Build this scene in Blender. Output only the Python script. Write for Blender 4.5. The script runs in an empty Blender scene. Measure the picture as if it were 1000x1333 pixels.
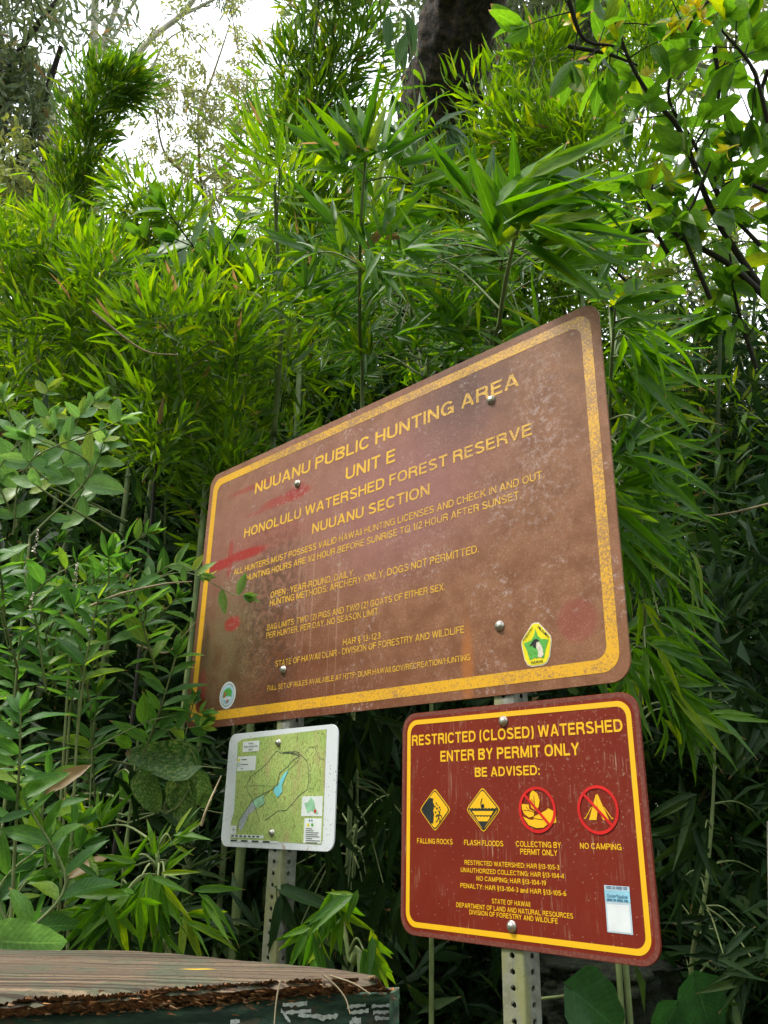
import bpy, math, random
import numpy as np
from mathutils import Vector, Matrix
random.seed(7); rng = np.random.default_rng(11)
C = bpy.context.scene.collection
scn = bpy.context.scene
PI = math.pi

# ------------------------------------------------------------ camera, sky, sun, exposure
F, PITCH, ROLL, YAW, SC, ZC = 1050.7, 0.3728, -0.0209, 0.7727, 1.08, 1.35
CAM = np.array([0, 0, ZC])
_right = np.array([1., 0, 0]); _fwd = np.array([0, math.cos(PITCH), math.sin(PITCH)])
_down = -np.array([0, -math.sin(PITCH), math.cos(PITCH)])
RX = math.cos(ROLL) * _right + math.sin(ROLL) * _down
DN = -math.sin(ROLL) * _right + math.cos(ROLL) * _down
cam_d = bpy.data.cameras.new('camera'); cam = bpy.data.objects.new('camera', cam_d); C.objects.link(cam)
cam_d.sensor_fit = 'VERTICAL'; cam_d.sensor_height = 36; cam_d.lens = 36 * F / 1333
cam_d.clip_start = 0.05; cam_d.clip_end = 500
m = Matrix(((RX[0], -DN[0], -_fwd[0], 0), (RX[1], -DN[1], -_fwd[1], 0), (RX[2], -DN[2], -_fwd[2], ZC), (0, 0, 0, 1)))
cam.matrix_world = m; scn.camera = cam

SUN_EL, SUN_AZ = math.radians(56), math.radians(-105)     # azimuth from +Y towards +X
world = bpy.data.worlds.new('World'); scn.world = world; world.use_nodes = True
wn = world.node_tree; wn.nodes.clear()
sky = wn.nodes.new('ShaderNodeTexSky'); sky.sky_type = 'NISHITA'; sky.sun_disc = False
sky.sun_elevation = SUN_EL; sky.sun_rotation = SUN_AZ; sky.air_density = 1.0; sky.dust_density = 3.0
tc = wn.nodes.new('ShaderNodeTexCoord'); nz = wn.nodes.new('ShaderNodeTexNoise')
nz.inputs['Scale'].default_value = 2.2; nz.inputs['Detail'].default_value = 6
rp = wn.nodes.new('ShaderNodeValToRGB'); rp.color_ramp.elements[0].position = .3; rp.color_ramp.elements[0].color = (7.4, 7.9, 8.7, 1)
rp.color_ramp.elements[1].position = .7; rp.color_ramp.elements[1].color = (9.6, 9.9, 10.3, 1)
mx = wn.nodes.new('ShaderNodeMix'); mx.data_type = 'RGBA'; mx.inputs[0].default_value = .93
bg = wn.nodes.new('ShaderNodeBackground'); bg.inputs['Strength'].default_value = .1
wo = wn.nodes.new('ShaderNodeOutputWorld')
L = wn.links.new
L(tc.outputs['Generated'], nz.inputs['Vector']); L(nz.outputs['Fac'], rp.inputs[0])
L(sky.outputs[0], mx.inputs[6]); L(rp.outputs[0], mx.inputs[7]); L(mx.outputs[2], bg.inputs['Color']); L(bg.outputs[0], wo.inputs[0])
sd = bpy.data.lights.new('sun', 'SUN'); sd.energy = 1.5; sd.angle = math.radians(12); sd.color = (1, .96, .88)
sun = bpy.data.objects.new('sun', sd); C.objects.link(sun)
sv = Vector((math.sin(SUN_AZ) * math.cos(SUN_EL), math.cos(SUN_AZ) * math.cos(SUN_EL) , math.sin(SUN_EL)))
sun.rotation_euler = sv.to_track_quat('Z', 'Y').to_euler()
vs = scn.view_settings; vs.view_transform = 'Standard'; vs.look = 'None'; vs.exposure = 1.42; vs.gamma = 1
vs.use_curve_mapping = False
scn.cycles.max_bounces = 6; scn.cycles.diffuse_bounces = 4; scn.cycles.glossy_bounces = 2
scn.cycles.transmission_bounces = 4; scn.cycles.transparent_max_bounces = 4

# ------------------------------------------------------------ helpers
def at(px, py, d):
    """a point at d metres along the sight line through (px, py) of the 1000 x 1333 photograph"""
    v = RX * ((px - 500) / F) + DN * ((py - 666.5) / F) + _fwd
    return CAM + v / np.linalg.norm(v) * d
def on_z(px, py, z):
    v = RX * ((px - 500) / F) + DN * ((py - 666.5) / F) + _fwd
    return CAM + v * ((z - ZC) / v[2])
def to_px(P):
    d = np.asarray(P) - CAM; x, y, z = d @ RX, d @ DN, d @ _fwd
    z = np.where(np.abs(z) < 1e-6, 1e-6, z)
    return 500 + F * x / z, 666.5 + F * y / z, z
def tag(o, label=None, cat=None, group=None, kind=None):
    if label: o['label'] = label
    if cat: o['category'] = cat
    if group: o['group'] = group
    if kind: o['kind'] = kind
    return o
def empty(name, loc, label, cat, group=None):
    o = bpy.data.objects.new(name, None); o.location = Vector(loc); o.empty_display_size = .1
    C.objects.link(o); return tag(o, label, cat, group)
def link(name, me, mat, parent=None, loc=None):
    if mat is not None and not me.materials: me.materials.append(mat)
    o = bpy.data.objects.new(name, me); C.objects.link(o)
    if parent: o.parent = parent
    if loc is not None: o.location = Vector(loc)
    return o
def mesh(name, V, Fc, smooth=False):
    me = bpy.data.meshes.new(name); me.from_pydata([tuple(v) for v in V], [], Fc); me.update()
    if smooth: me.shade_smooth()
    return me
def np_mesh(name, V, quads, uv=None, rnd=None, smooth=True):
    me = bpy.data.meshes.new(name); nv, nf = len(V), len(quads)
    me.vertices.add(nv); me.vertices.foreach_set('co', np.ascontiguousarray(V, dtype=np.float32).ravel())
    k = quads.shape[1]
    me.loops.add(nf * k); me.loops.foreach_set('vertex_index', quads.astype(np.int32).ravel())
    me.polygons.add(nf); me.polygons.foreach_set('loop_start', np.arange(0, nf * k, k, dtype=np.int32))
    if uv is not None:
        l = me.uv_layers.new(name='UVMap'); l.data.foreach_set('uv', uv[quads.ravel()].astype(np.float32).ravel())
    if rnd is not None:
        a = me.attributes.new('rnd', 'FLOAT', 'POINT'); a.data.foreach_set('value', rnd.astype(np.float32))
    me.update(calc_edges=True)
    if smooth: me.shade_smooth()
    return me
def unit(v):
    v = np.asarray(v, float); return v / (np.linalg.norm(v) + 1e-9)

class NT:
    def __init__(s, name):
        s.m = bpy.data.materials.new(name); s.m.use_nodes = True; s.t = s.m.node_tree; s.t.nodes.clear()
        s.out = s.t.nodes.new('ShaderNodeOutputMaterial')
    def n(s, ty, ins=None, **kw):
        x = s.t.nodes.new('ShaderNode' + ty)
        for k, v in kw.items(): setattr(x, k, v)
        for k, v in (ins or {}).items(): s.put(x.inputs[k], v)
        return x
    def put(s, sock, v):
        if isinstance(v, bpy.types.NodeSocket): s.t.links.new(v, sock)
        elif isinstance(v, (tuple, list)) and len(v) == 3 and sock.type == 'RGBA': sock.default_value = (*v, 1)
        else: sock.default_value = v
    def math(s, op, a, b=0., c=None, clamp=False):
        x = s.n('Math', operation=op); x.use_clamp = clamp
        s.put(x.inputs[0], a); s.put(x.inputs[1], b)
        if c is not None: s.put(x.inputs[2], c)
        return x.outputs[0]
    def mix(s, f, a, b, blend='MIX'):
        x = s.n('Mix', data_type='RGBA', blend_type=blend); s.put(x.inputs[0], f); s.put(x.inputs[6], a); s.put(x.inputs[7], b)
        return x.outputs[2]
    def noise(s, vec, scale, detail=3, rough=.55, dist=0, out='Fac'):
        return s.n('TexNoise', {'Vector': vec, 'Scale': scale, 'Detail': detail, 'Roughness': rough, 'Distortion': dist}).outputs[out]
    def ss(s, v, lo, hi, a=0., b=1.):
        return s.n('MapRange', {'Value': v, 'From Min': lo, 'From Max': hi, 'To Min': a, 'To Max': b}, interpolation_type='SMOOTHSTEP').outputs[0]
    def obj(s): return s.n('TexCoord').outputs['Object']
    def map(s, v, loc=(0, 0, 0), rot=(0, 0, 0), sc=(1, 1, 1)):
        return s.n('Mapping', {'Vector': v, 'Location': loc, 'Rotation': rot, 'Scale': sc}).outputs[0]
    def bump(s, h, st=.3, d=.01): return s.n('Bump', {'Height': h, 'Strength': st, 'Distance': d}).outputs[0]
    def princ(s, col, rough=.6, bump=None, metal=0., spec=.5, **k):
        p = s.n('BsdfPrincipled', {'Base Color': col, 'Roughness': rough, 'Metallic': metal, 'Specular IOR Level': spec})
        if bump is not None: s.put(p.inputs['Normal'], bump)
        s.t.links.new(p.outputs[0], s.out.inputs[0]); return p

def plain(name, col, rough=.6, metal=0., var=.25, scale=30, bumpst=.15):
    t = NT(name); o = t.obj(); n = t.noise(o, scale, 5)
    c = t.mix(t.ss(n, .3, .7), tuple(x * (1 - var) for x in col), tuple(min(1, x * (1 + var)) for x in col))
    t.princ(c, rough, t.bump(n, bumpst, .003), metal); return t.m

def leaf_mat(name, cols, young, under, rough=.38, transl=.36, veins=26., vein_col=None, brown=.992, netv=False, blotch=None, spec=.5):
    t = NT(name)
    r = t.math('FRACT', t.math('ADD', t.n('Attribute', attribute_name='rnd').outputs['Fac'], t.n('ObjectInfo').outputs['Random']))
    uv = t.n('UVMap').outputs[0]; sx = t.n('SeparateXYZ', {0: uv}); U, V = sx.outputs[0], sx.outputs[1]
    cr = t.n('ValToRGB', {0: r}); e = cr.color_ramp.elements
    n = len(cols)
    e[0].color = (*cols[0], 1); e[0].position = 0; e[1].color = (*cols[-1], 1); e[1].position = .86
    for i in range(1, n - 1):
        x = cr.color_ramp.elements.new(.86 * i / (n - 1)); x.color = (*cols[i], 1)
    x = cr.color_ramp.elements.new(.97); x.color = (*young, 1)
    col = cr.outputs[0]
    r2 = t.math('FRACT', t.math('MULTIPLY', r, 37.7))
    au = t.math('ABSOLUTE', t.math('SUBTRACT', U, .5))
    rib = t.ss(au, .0, .035, 1., 0.)
    col = t.mix(t.math('MULTIPLY', rib, .55), col, vein_col or tuple(min(1, c * 1.7 + .02) for c in cols[-1]))
    if netv:   # side veins running obliquely from the midrib
        w = t.math('SINE', t.math('MULTIPLY', t.math('SUBTRACT', V, t.math('MULTIPLY', au, .45)), 75.))
        vn = t.ss(w, .80, 1.); h = vn
        col = t.mix(t.math('MULTIPLY', vn, .28), col, vein_col or tuple(min(1, c * 1.6 + .02) for c in cols[-1]))
    else:
        w = t.math('SINE', t.math('MULTIPLY', U, veins * 6.28)); h = w
        col = t.mix(t.ss(w, -.2, 1., 0., .16), col, tuple(c * .55 for c in cols[0]))
    mott = t.noise(t.n('TexCoord').outputs['Object'], 9., 3)
    col = t.mix(t.ss(mott, .35, .7, 0., .45), col, tuple(c * .55 for c in cols[0]))
    if blotch:
        b = t.noise(t.map(uv, sc=(7, 7, 1)), 2.2, 5, .75, 0); col = t.mix(t.ss(b, .48, .6, 0., .7), col, blotch)
    # withered tips and a few dead leaves
    tip = t.math('MULTIPLY', t.ss(V, .90, .96), t.math('GREATER_THAN', r2, .60))
    dead = t.math('GREATER_THAN', r2, brown)
    col = t.mix(t.math('MAXIMUM', tip, dead), col, (.26, .17, .07))
    back = t.n('NewGeometry').outputs['Backfacing']
    col2 = t.mix(t.math('MULTIPLY', back, .5), col, under)
    bp = t.bump(h, .12, .002)
    p = t.n('BsdfPrincipled', {'Base Color': col2, 'Roughness': rough, 'Normal': bp, 'Specular IOR Level': spec})
    hs = t.n('HueSaturation', {'Color': col, 'Hue': .486, 'Saturation': 1.1, 'Value': 2.5}).outputs[0]
    tr = t.n('BsdfTranslucent', {'Color': hs})
    ms = t.n('MixShader', {0: transl, 1: p.outputs[0], 2: tr.outputs[0]})
    t.t.links.new(ms.outputs[0], t.out.inputs[0]); return t.m

M = {}
M['bam'] = leaf_mat('small_bamboo_leaf', [(.048, .125, .012), (.10, .205, .018), (.155, .28, .024)], (.26, .33, .025), (.15, .21, .09), transl=.5, spec=.3, rough=.45)
M['bigbam'] = leaf_mat('large_bamboo_leaf', [(.038, .118, .013), (.08, .2, .018), (.14, .285, .024)], (.24, .34, .02), (.13, .2, .1), rough=.4, veins=12, transl=.5, spec=.35)
M['colbam'] = leaf_mat('tufted_bamboo_leaf', [(.032, .09, .012), (.066, .155, .016), (.115, .22, .02)], (.22, .30, .02), (.11, .17, .07), transl=.45, spec=.3, rough=.45)
M['shrub'] = leaf_mat('shrub_leaf', [(.035, .115, .02), (.07, .19, .03), (.115, .26, .035)], (.22, .34, .04), (.13, .2, .1), netv=True, rough=.46, spec=.35, transl=.42)
M['pale'] = leaf_mat('pale_shrub_leaf', [(.08, .2, .05), (.14, .28, .07), (.2, .35, .09)], (.3, .38, .05), (.24, .32, .18), netv=True, rough=.42, spec=.4)
M['tree'] = leaf_mat('tree_leaf', [(.045, .12, .015), (.075, .185, .02), (.11, .24, .025)], (.26, .3, .025), (.12, .18, .06), netv=True, rough=.42, transl=.48, brown=.998)
M['yellow'] = leaf_mat('young_yellow_leaf', [(.42, .40, .04), (.55, .46, .05), (.5, .48, .06)], (.5, .42, .04), (.5, .4, .1), netv=True)
M['gum'] = leaf_mat('grey_green_leaf', [(.07, .11, .045), (.11, .15, .06), (.15, .19, .07)], (.22, .24, .06), (.15, .18, .12), rough=.5, transl=.25)
M['airy'] = leaf_mat('thin_canopy_leaf', [(.12, .16, .05), (.17, .21, .055), (.24, .26, .06)], (.32, .33, .05), (.2, .23, .12), rough=.5)
M['dark'] = leaf_mat('shade_darkened_leaf', [(.010, .032, .008), (.018, .05, .010), (.03, .072, .012)], (.06, .11, .02), (.02, .045, .02), rough=.5, transl=.25, spec=.22)  # shade of the low foliage is put into this leaf colour
M['pothos'] = leaf_mat('variegated_leaf', [(.03, .1, .02), (.045, .13, .024), (.06, .15, .03)], (.08, .17, .03), (.08, .14, .05), netv=True, blotch=(.3, .36, .12), rough=.3)
M['heart'] = leaf_mat('heart_leaf', [(.025, .1, .022), (.03, .12, .026), (.035, .13, .028)], (.04, .14, .03), (.06, .12, .05), netv=True, rough=.33)
M['philo'] = leaf_mat('philodendron_leaf', [(.05, .11, .04), (.08, .16, .06), (.12, .2, .08)], (.14, .24, .08), (.1, .15, .08), netv=True, rough=.32)
M['culm'] = plain('bamboo_culm', (.17, .22, .08), .45, scale=12)
M['culm_dark'] = plain('dark_bamboo_culm', (.07, .1, .04), .5, scale=12)
M['twig'] = plain('green_twig', (.16, .2, .07), .6)
M['wood'] = plain('dark_branch_bark', (.03, .024, .018), .85, scale=60, bumpst=.6)
M['palewood'] = plain('pale_smooth_bark', (.6, .55, .48), .75, var=.35, scale=6, bumpst=.3)
M['drytwig'] = plain('dry_twig', (.32, .25, .15), .8)

# ------------------------------------------------------------ leaf templates
def outline(kind, t):
    if kind == 'bamboo': return (np.sin(PI * np.clip(t, 0, 1) ** .62) ** .85) * (1 - .25 * t)
    if kind == 'lance': return np.sin(PI * t ** .85) ** .9
    if kind == 'ovate': return np.sin(PI * t ** .72) ** .72
    if kind == 'heart': return np.where(t < .08, .55 + t * 4, np.cos((t - .12) / .88 * PI / 2) ** .62) * np.clip(t * 30, 0, 1)
def leaf_tpl(kind, segs, bend, fold, twist=0., cross=2, wav=0.):
    """unit leaf along +Y, width 1 across X, normal +Z"""
    wk = {'bamboo': .14, 'lance': .3, 'ovate': .45, 'heart': .8}[kind]
    ts = np.linspace(0, 1, segs + 1); V = []; UV = []
    ang = 0; y = z = 0; prev = 0
    for i, t in enumerate(ts):
        dt = t - prev; prev = t; ang = bend * t
        y += dt * math.cos(ang); z -= dt * math.sin(ang)
        w = float(outline(kind, np.array(t))) * .5
        if i == segs: w = .004
        if i == 0: w = max(w, .02)
        for j in range(cross + 1):
            s = j / cross * 2 - 1
            x = s * w; zz = z + abs(s) * w * fold * wk * 1.5 + wav * math.sin(t * 17 + j * 2.1) * abs(s) * .05 * wk * 2
            tw = twist * t; x2 = x * math.cos(tw); zz2 = zz + x * math.sin(tw) * wk
            yy = y - (.16 * abs(s) * (1 - t * 6) if kind == 'heart' and t < .16 else 0)
            V.append((x2, yy, zz2)); UV.append((.5 + s * .5, t))
    Q = []
    k = cross + 1
    for i in range(segs):
        for j in range(cross): Q.append((i * k + j, i * k + j + 1, (i + 1) * k + j + 1, (i + 1) * k + j))
    return np.array(V), np.array(Q), np.array(UV)
HI, LO = {}, {}
for kd, fold in (('bamboo', .45), ('lance', .35), ('ovate', .25), ('heart', .2)):
    HI[kd] = [leaf_tpl(kd, 8 if kd != 'heart' else 14, b, fold, tw, 2 if kd != 'heart' else 4, .4 if kd != 'bamboo' else .6) for b, tw in ((.1, .1), (.3, -.3), (.5, .3), (.8, -.2), (.2, .5), (-.15, 0.))]
    LO[kd] = [leaf_tpl(kd, 3, b, fold) for b in (.2, .8)]
# crossed folded diamonds are too coarse close up: LO has 12 triangles, MIN 4
MIN = {kd: [leaf_tpl(kd, 2, b, .4)] for kd, b in (('bamboo', .5), ('lance', .4), ('ovate', .3))}
_cache = {}
def leaf_mesh(kind, var, mat):
    k = (kind, var, mat)
    if k not in _cache:
        V, Q, UV = HI[kind][var]; me = np_mesh('leaf', V, Q, UV); me.materials.append(M[mat]); _cache[k] = me
    return _cache[k]

def frames(D, Nn):
    D = D / (np.linalg.norm(D, axis=1, keepdims=True) + 1e-9)
    X = np.cross(D, Nn); X /= (np.linalg.norm(X, axis=1, keepdims=True) + 1e-9)
    return X, D, np.cross(X, D)
def joined(name, P, D, Nn, Ln, Wd, tpls, mat, parent=None, origin=(0, 0, 0)):
    """one mesh of many leaves"""
    P = np.asarray(P) - np.asarray(origin); X, Y, Z = frames(np.asarray(D), np.asarray(Nn)); n = len(P)
    pick = rng.integers(0, len(tpls), n); VV = []; QQ = []; UU = []; RR = []; off = 0
    for k, (V, Q, UV) in enumerate(tpls):
        I = np.where(pick == k)[0]
        if not len(I): continue
        v = (P[I][:, None] + V[None, :, 0:1] * (X[I] * Wd[I, None])[:, None] + V[None, :, 1:2] * (Y[I] * Ln[I, None])[:, None] + V[None, :, 2:3] * (Z[I] * Ln[I, None])[:, None] * 1.0)
        VV.append(v.reshape(-1, 3)); QQ.append((Q[None] + (np.arange(len(I)) * len(V))[:, None, None]).reshape(-1, 4) + off)
        UU.append(np.tile(UV, (len(I), 1))); RR.append(np.repeat(rng.random(len(I)), len(V))); off += len(I) * len(V)
    me = np_mesh(name, np.concatenate(VV), np.concatenate(QQ), np.concatenate(UU), np.concatenate(RR))
    return link(name, me, M[mat], parent)

def catmull(pts, n=5):
    p = [np.asarray(q, float) for q in pts]
    if len(p) < 3: return [p[0] + (p[-1] - p[0]) * t for t in np.linspace(0, 1, n + 1)]
    p = [2 * p[0] - p[1]] + p + [2 * p[-1] - p[-2]]; out = []
    for i in range(1, len(p) - 2):
        for k in range(n):
            t = k / n; a, b, c, d = p[i - 1:i + 3]
            out.append(.5 * ((2 * b) + (-a + c) * t + (2 * a - 5 * b + 4 * c - d) * t * t + (-a + 3 * b - 3 * c + d) * t ** 3))
    out.append(p[-2]); return out
class Tubes:
    def __init__(s): s.V = []; s.Q = []
    def add(s, pts, r0, r1, sides=6, nodes=0, lump=0.):
        pts = np.array(pts); n = len(pts); T = np.gradient(pts, axis=0); T /= (np.linalg.norm(T, axis=1, keepdims=True) + 1e-9)
        ref = np.array([.3, 1, .2]) if abs(T[0] @ unit([.3, 1, .2])) < .9 else np.array([1, 0, 0.])
        b = len(s.V)
        for i in range(n):
            a = unit(np.cross(T[i], ref)); c = np.cross(T[i], a); r = r0 + (r1 - r0) * i / (n - 1)
            if nodes and i % nodes == 0: r *= 1.22
            for k in range(sides):
                th = 2 * PI * k / sides; rr = r * (1 + lump * (random.random() - .5))
                s.V.append(pts[i] + rr * (a * math.cos(th) + c * math.sin(th)))
        for i in range(n - 1):
            for k in range(sides):
                k2 = (k + 1) % sides; s.Q.append((b + i * sides + k, b + i * sides + k2, b + (i + 1) * sides + k2, b + (i + 1) * sides + k))
    def build(s, name, mat, parent=None, origin=(0, 0, 0)):
        if not s.V: return
        me = np_mesh(name, np.array(s.V) - np.asarray(origin), np.array(s.Q)); return link(name, me, M[mat], parent)

class Plant:
    def __init__(s, name, base, label, cat, mat, kind='bamboo', group=None, stem='twig', cap=120, minpx=14, stemname='branches'):
        s.base = np.asarray(base, float); s.root = empty(name, s.base, label, cat, group)
        s.mat, s.kind, s.stem, s.cap, s.minpx, s.stemname = mat, kind, stem, cap, minpx, stemname
        s.L = []; s.T = Tubes(); s.main = None
    def leaf(s, p, d, n, l, w): s.L.append((*p, *d, *n, l, w))
    def trunk(s, pts, r0, r1, name='culm', mat=None, sides=10, nodes=0, n=8, lump=0.):
        t = Tubes(); t.add(catmull(pts, n), r0, r1, sides, nodes, lump); t.build(name, mat or s.stem, s.root, s.base)
    def twig(s, pts, r0=.003, r1=.001, n=4): s.T.add(catmull(pts, n), r0, r1, 5)
    def finish(s):
        s.T.build(s.stemname, s.stem, s.root, s.base)
        if not s.L: return
        A = np.array(s.L); px, py, z = to_px(A[:, 0:3] + A[:, 3:6] * A[:, 9:10] * .5)
        px2, py2, _ = to_px(A[:, 0:3] + A[:, 3:6] * A[:, 9:10]); px1, py1, _ = to_px(A[:, 0:3])
        size = np.hypot(px2 - px1, py2 - py1) * .5 + A[:, 10] / np.maximum(z, .1) * F * 1.2
        ok = (px > -10) & (px < 1010) & (py > -10) & (py < 1345) & (z > 0) & (size > s.minpx)
        score = np.where(ok, size / np.maximum(z, .2) ** .5, -1); order = np.argsort(-score)
        k = min(s.cap, int(ok.sum())); top, rest = order[:k], order[k:]
        X, Y, Z = frames(A[:, 3:6], A[:, 6:9])
        for i in top:
            me = leaf_mesh(s.kind, random.randrange(6), s.mat); o = bpy.data.objects.new('leaf', me); C.objects.link(o); o.parent = s.root
            l, w = A[i, 9], A[i, 10]; p = A[i, 0:3] - s.base
            o.matrix_local = Matrix(((X[i, 0] * w, Y[i, 0] * l, Z[i, 0] * l, p[0]), (X[i, 1] * w, Y[i, 1] * l, Z[i, 1] * l, p[1]), (X[i, 2] * w, Y[i, 2] * l, Z[i, 2] * l, p[2]), (0, 0, 0, 1)))
        if len(rest):
            R = A[rest]
            o = joined('foliage', R[:, 0:3], R[:, 3:6], R[:, 6:9], R[:, 9], R[:, 10], LO[s.kind], s.mat, s.root, s.base)
            o['kind'] = 'stuff'

def rvec(): return unit(rng.normal(size=3))
UP = np.array([0, 0, 1.])
def fan(p, c, d, n, L, spread=.9, wr=.13, up=UP, jit=.25, droop=.15):
    """a hand of bamboo leaves at the end of a twig"""
    d = unit(d); side = unit(np.cross(d, up) + .01 * rvec()); nn = unit(np.cross(side, d))
    for i in range(n):
        a = (i / (max(n - 1, 1)) * 2 - 1) * spread + random.uniform(-.15, .15)
        v = unit(d * math.cos(a) + side * math.sin(a) + rvec() * jit - UP * droop * random.random())
        l = L * random.uniform(.65, 1.1) * (1 - .25 * abs(a) / max(spread, .1))
        p.leaf(np.asarray(c) + d * random.uniform(-.25, .1) * L * .5, v, unit(nn + rvec() * .45), l, l * wr * random.uniform(.8, 1.2))
def spray(p, c, d, reach, ntw, nl, L, spread=.7, wr=.13, open_=.6, droop=.15):
    """several twigs leaving one point, each ending in a hand of leaves"""
    for i in range(ntw):
        v = unit(unit(d) + rvec() * open_); e = np.asarray(c) + v * reach * random.uniform(.45, 1.1); mid = (np.asarray(c) + e) / 2 + rvec() * reach * .08
        p.twig([c, mid, e], .0022, .001, 3); fan(p, e, v, nl, L, spread, wr, droop=droop)
        if reach > L * 1.2: fan(p, mid, unit(v + rvec() * .5), max(2, nl // 2), L * .9, spread, wr, droop=droop)
def tuft(p, c, axis, R, n, L, wr=.13, upb=.5):
    """dense brush of upward-pointing leaves round a point of a culm"""
    for i in range(n):
        o = rvec() * R * random.random() ** .4; o[2] *= .8
        v = unit(unit(o) * .75 + unit(axis) * upb + rvec() * .4)
        l = L * random.uniform(.6, 1.15); p.leaf(np.asarray(c) + o * .8, v, unit(np.cross(v, rvec()) + UP * .6), l, l * wr * random.uniform(.8, 1.25))
def along(pts, n):
    c = np.array(catmull(pts, 8)); k = np.linspace(0, len(c) - 1.001, n)
    i = k.astype(int); f = (k - i)[:, None]; return c[i] * (1 - f) + c[i + 1] * f
def stem_leaves(p, pts, n, L, wr, pair=True, r=.0025, tilt=.9, start=.15, upn=.8, flat=True, endtuft=3, rise=.25, viewn=.0):
    """leaves in pairs (or alternate) along a stem"""
    p.twig(pts, r, r * .45, 6); Q = along(pts, 40); 
    for i in range(n):
        t = start + (1 - start) * i / max(n - 1, 1); k = min(38, int(t * 39)); c = Q[k]; d = unit(Q[k + 1] - Q[k])
        side = unit(np.cross(d, _fwd)) if flat else unit(np.cross(d, rvec()))
        if not flat: pass
        az = random.uniform(-.5, .5) + (0 if i % 2 else .5)
        other = np.cross(d, side); sd = side * math.cos(az) + other * math.sin(az)
        for s in ((1, -1) if pair else ((1,) if i % 2 else (-1,))):
            v = unit(sd * s * tilt + d * (1 - tilt * .5) + UP * rise * random.uniform(-.3, 1.1) + rvec() * .32)
            l = L * random.uniform(.55, 1.15) * (1 - .35 * max(0, t - .7) / .3)
            if random.random() < .08: continue
            p.leaf(c, v, unit(UP * upn - _fwd * (.5 + viewn) + rvec() * .3), l, l * wr * random.uniform(.85, 1.15))
    c = Q[-1]; d = unit(Q[-1] - Q[-4])
    for i in range(endtuft):
        v = unit(d + rvec() * .45); p.leaf(c, v, unit(rvec() - _fwd), L * random.uniform(.4, .7), L * wr * .5)
# ------------------------------------------------------------ ground and hill
t = NT('forest_soil'); o_ = t.obj(); n_ = t.noise(o_, 3, 6)
t.princ(t.mix(t.ss(n_, .35, .65), (.03, .022, .014), (.06, .048, .028)), .95, t.bump(n_, .6, .05)); M['soil'] = t.m
NG = 90; gx, gy = np.meshgrid(np.linspace(-1, 1, NG), np.linspace(-1, 1, NG)); gx = np.sign(gx) * np.abs(gx) ** 2.2 * 150; gy = np.sign(gy) * np.abs(gy) ** 2.2 * 150
gz = .12 * np.sin(gx * .9) * np.cos(gy * .7) * np.clip((np.hypot(gx, gy) - 2) / 4, 0, 1) + np.clip(gy - 9, 0, 40) * .22
idx = np.arange(NG * NG).reshape(NG, NG); Q = np.stack([idx[:-1, :-1], idx[:-1, 1:], idx[1:, 1:], idx[1:, :-1]], -1).reshape(-1, 4)
g = link('ground', np_mesh('ground', np.stack([gx, gy, gz], -1).reshape(-1, 3), Q), M['soil']); g['kind'] = 'structure'

# ------------------------------------------------------------ signs
U3 = np.array([math.cos(YAW), -math.sin(YAW), 0.]); N3 = np.array([-math.sin(YAW), -math.cos(YAW), 0.])
class Sign:
    def __init__(s, name, tr, w, h, label, off=0.):
        s.w, s.h = w * SC, h * SC
        s.o = CAM + np.array(tr) * SC - U3 * s.w - UP * s.h
        s.root = empty(name, s.o, label, 'sign')
        s.root.matrix_world = Matrix(((U3[0], 0, N3[0], s.o[0]), (U3[1], 0, N3[1], s.o[1]), (U3[2], 1, N3[2], s.o[2]), (0, 0, 0, 1)))
    def uv(s, px, py, z=0.):
        v = RX * ((px - 500) / F) + DN * ((py - 666.5) / F) + _fwd
        o = s.o + N3 * z; k = ((o - CAM) @ N3) / (v @ N3); q = CAM + v * k - o
        return q @ U3, q[2]
A = Sign('hunting_area_sign', (.343, 1.1038, .813), 1.0869, .62, 'large faded brown sign with yellow border headed NUUANU PUBLIC HUNTING AREA')
B = Sign('restricted_watershed_sign', (.3469, 1.100, .1794), .4295, .3316, 'dark red sign headed RESTRICTED (CLOSED) WATERSHED with four round and diamond pictograms')
Cs = Sign('map_sign', (-.0742, 1.5105, .1751), .3314, .2158, 'white metal sign with a green topographic map under the big brown sign')
# the map board is nearly square; its measured corners give the width again
print('sizes', A.w, A.h, B.w, B.h, Cs.w, Cs.h)

def rrect(x0, y0, x1, y1, r, n=10):
    P = []
    for cx, cy, a0 in ((x1 - r, y1 - r, 0), (x0 + r, y1 - r, 90), (x0 + r, y0 + r, 180), (x1 - r, y0 + r, 270)):
        for k in range(n + 1): a = math.radians(a0 + 90 * k / n); P.append((cx + r * math.cos(a), cy + r * math.sin(a)))
    return P
def panel(S, name, P, z0, z1, mat, parent=None, bev=.0006):
    n = len(P); c = (sum(p[0] for p in P) / n, sum(p[1] for p in P) / n)
    ins = [(x - (x - c[0]) / math.hypot(x - c[0], y - c[1]) * bev, y - (y - c[1]) / math.hypot(x - c[0], y - c[1]) * bev) for x, y in P]
    V = [(x, y, z0) for x, y in P] + [(x, y, z1 - bev) for x, y in P] + [(x, y, z1) for x, y in ins]
    Fc = [list(range(n - 1, -1, -1)), list(range(2 * n, 3 * n))]
    for l in (0, 1):
        for i in range(n): j = (i + 1) % n; Fc.append((l * n + i, l * n + j, (l + 1) * n + j, (l + 1) * n + i))
    return link(name, mesh(name, V, Fc), mat, parent or S.root)
def ring(S, name, P, w, z, mat, parent=None, inner=None):
    """flat band of width w inside outline P"""
    n = len(P); V = [(x, y, z) for x, y in P] + [(x, y, z) for x, y in inner]
    return link(name, mesh(name, V, [(i, (i + 1) % n, n + (i + 1) % n, n + i) for i in range(n)]), mat, parent or S.root)
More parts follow.
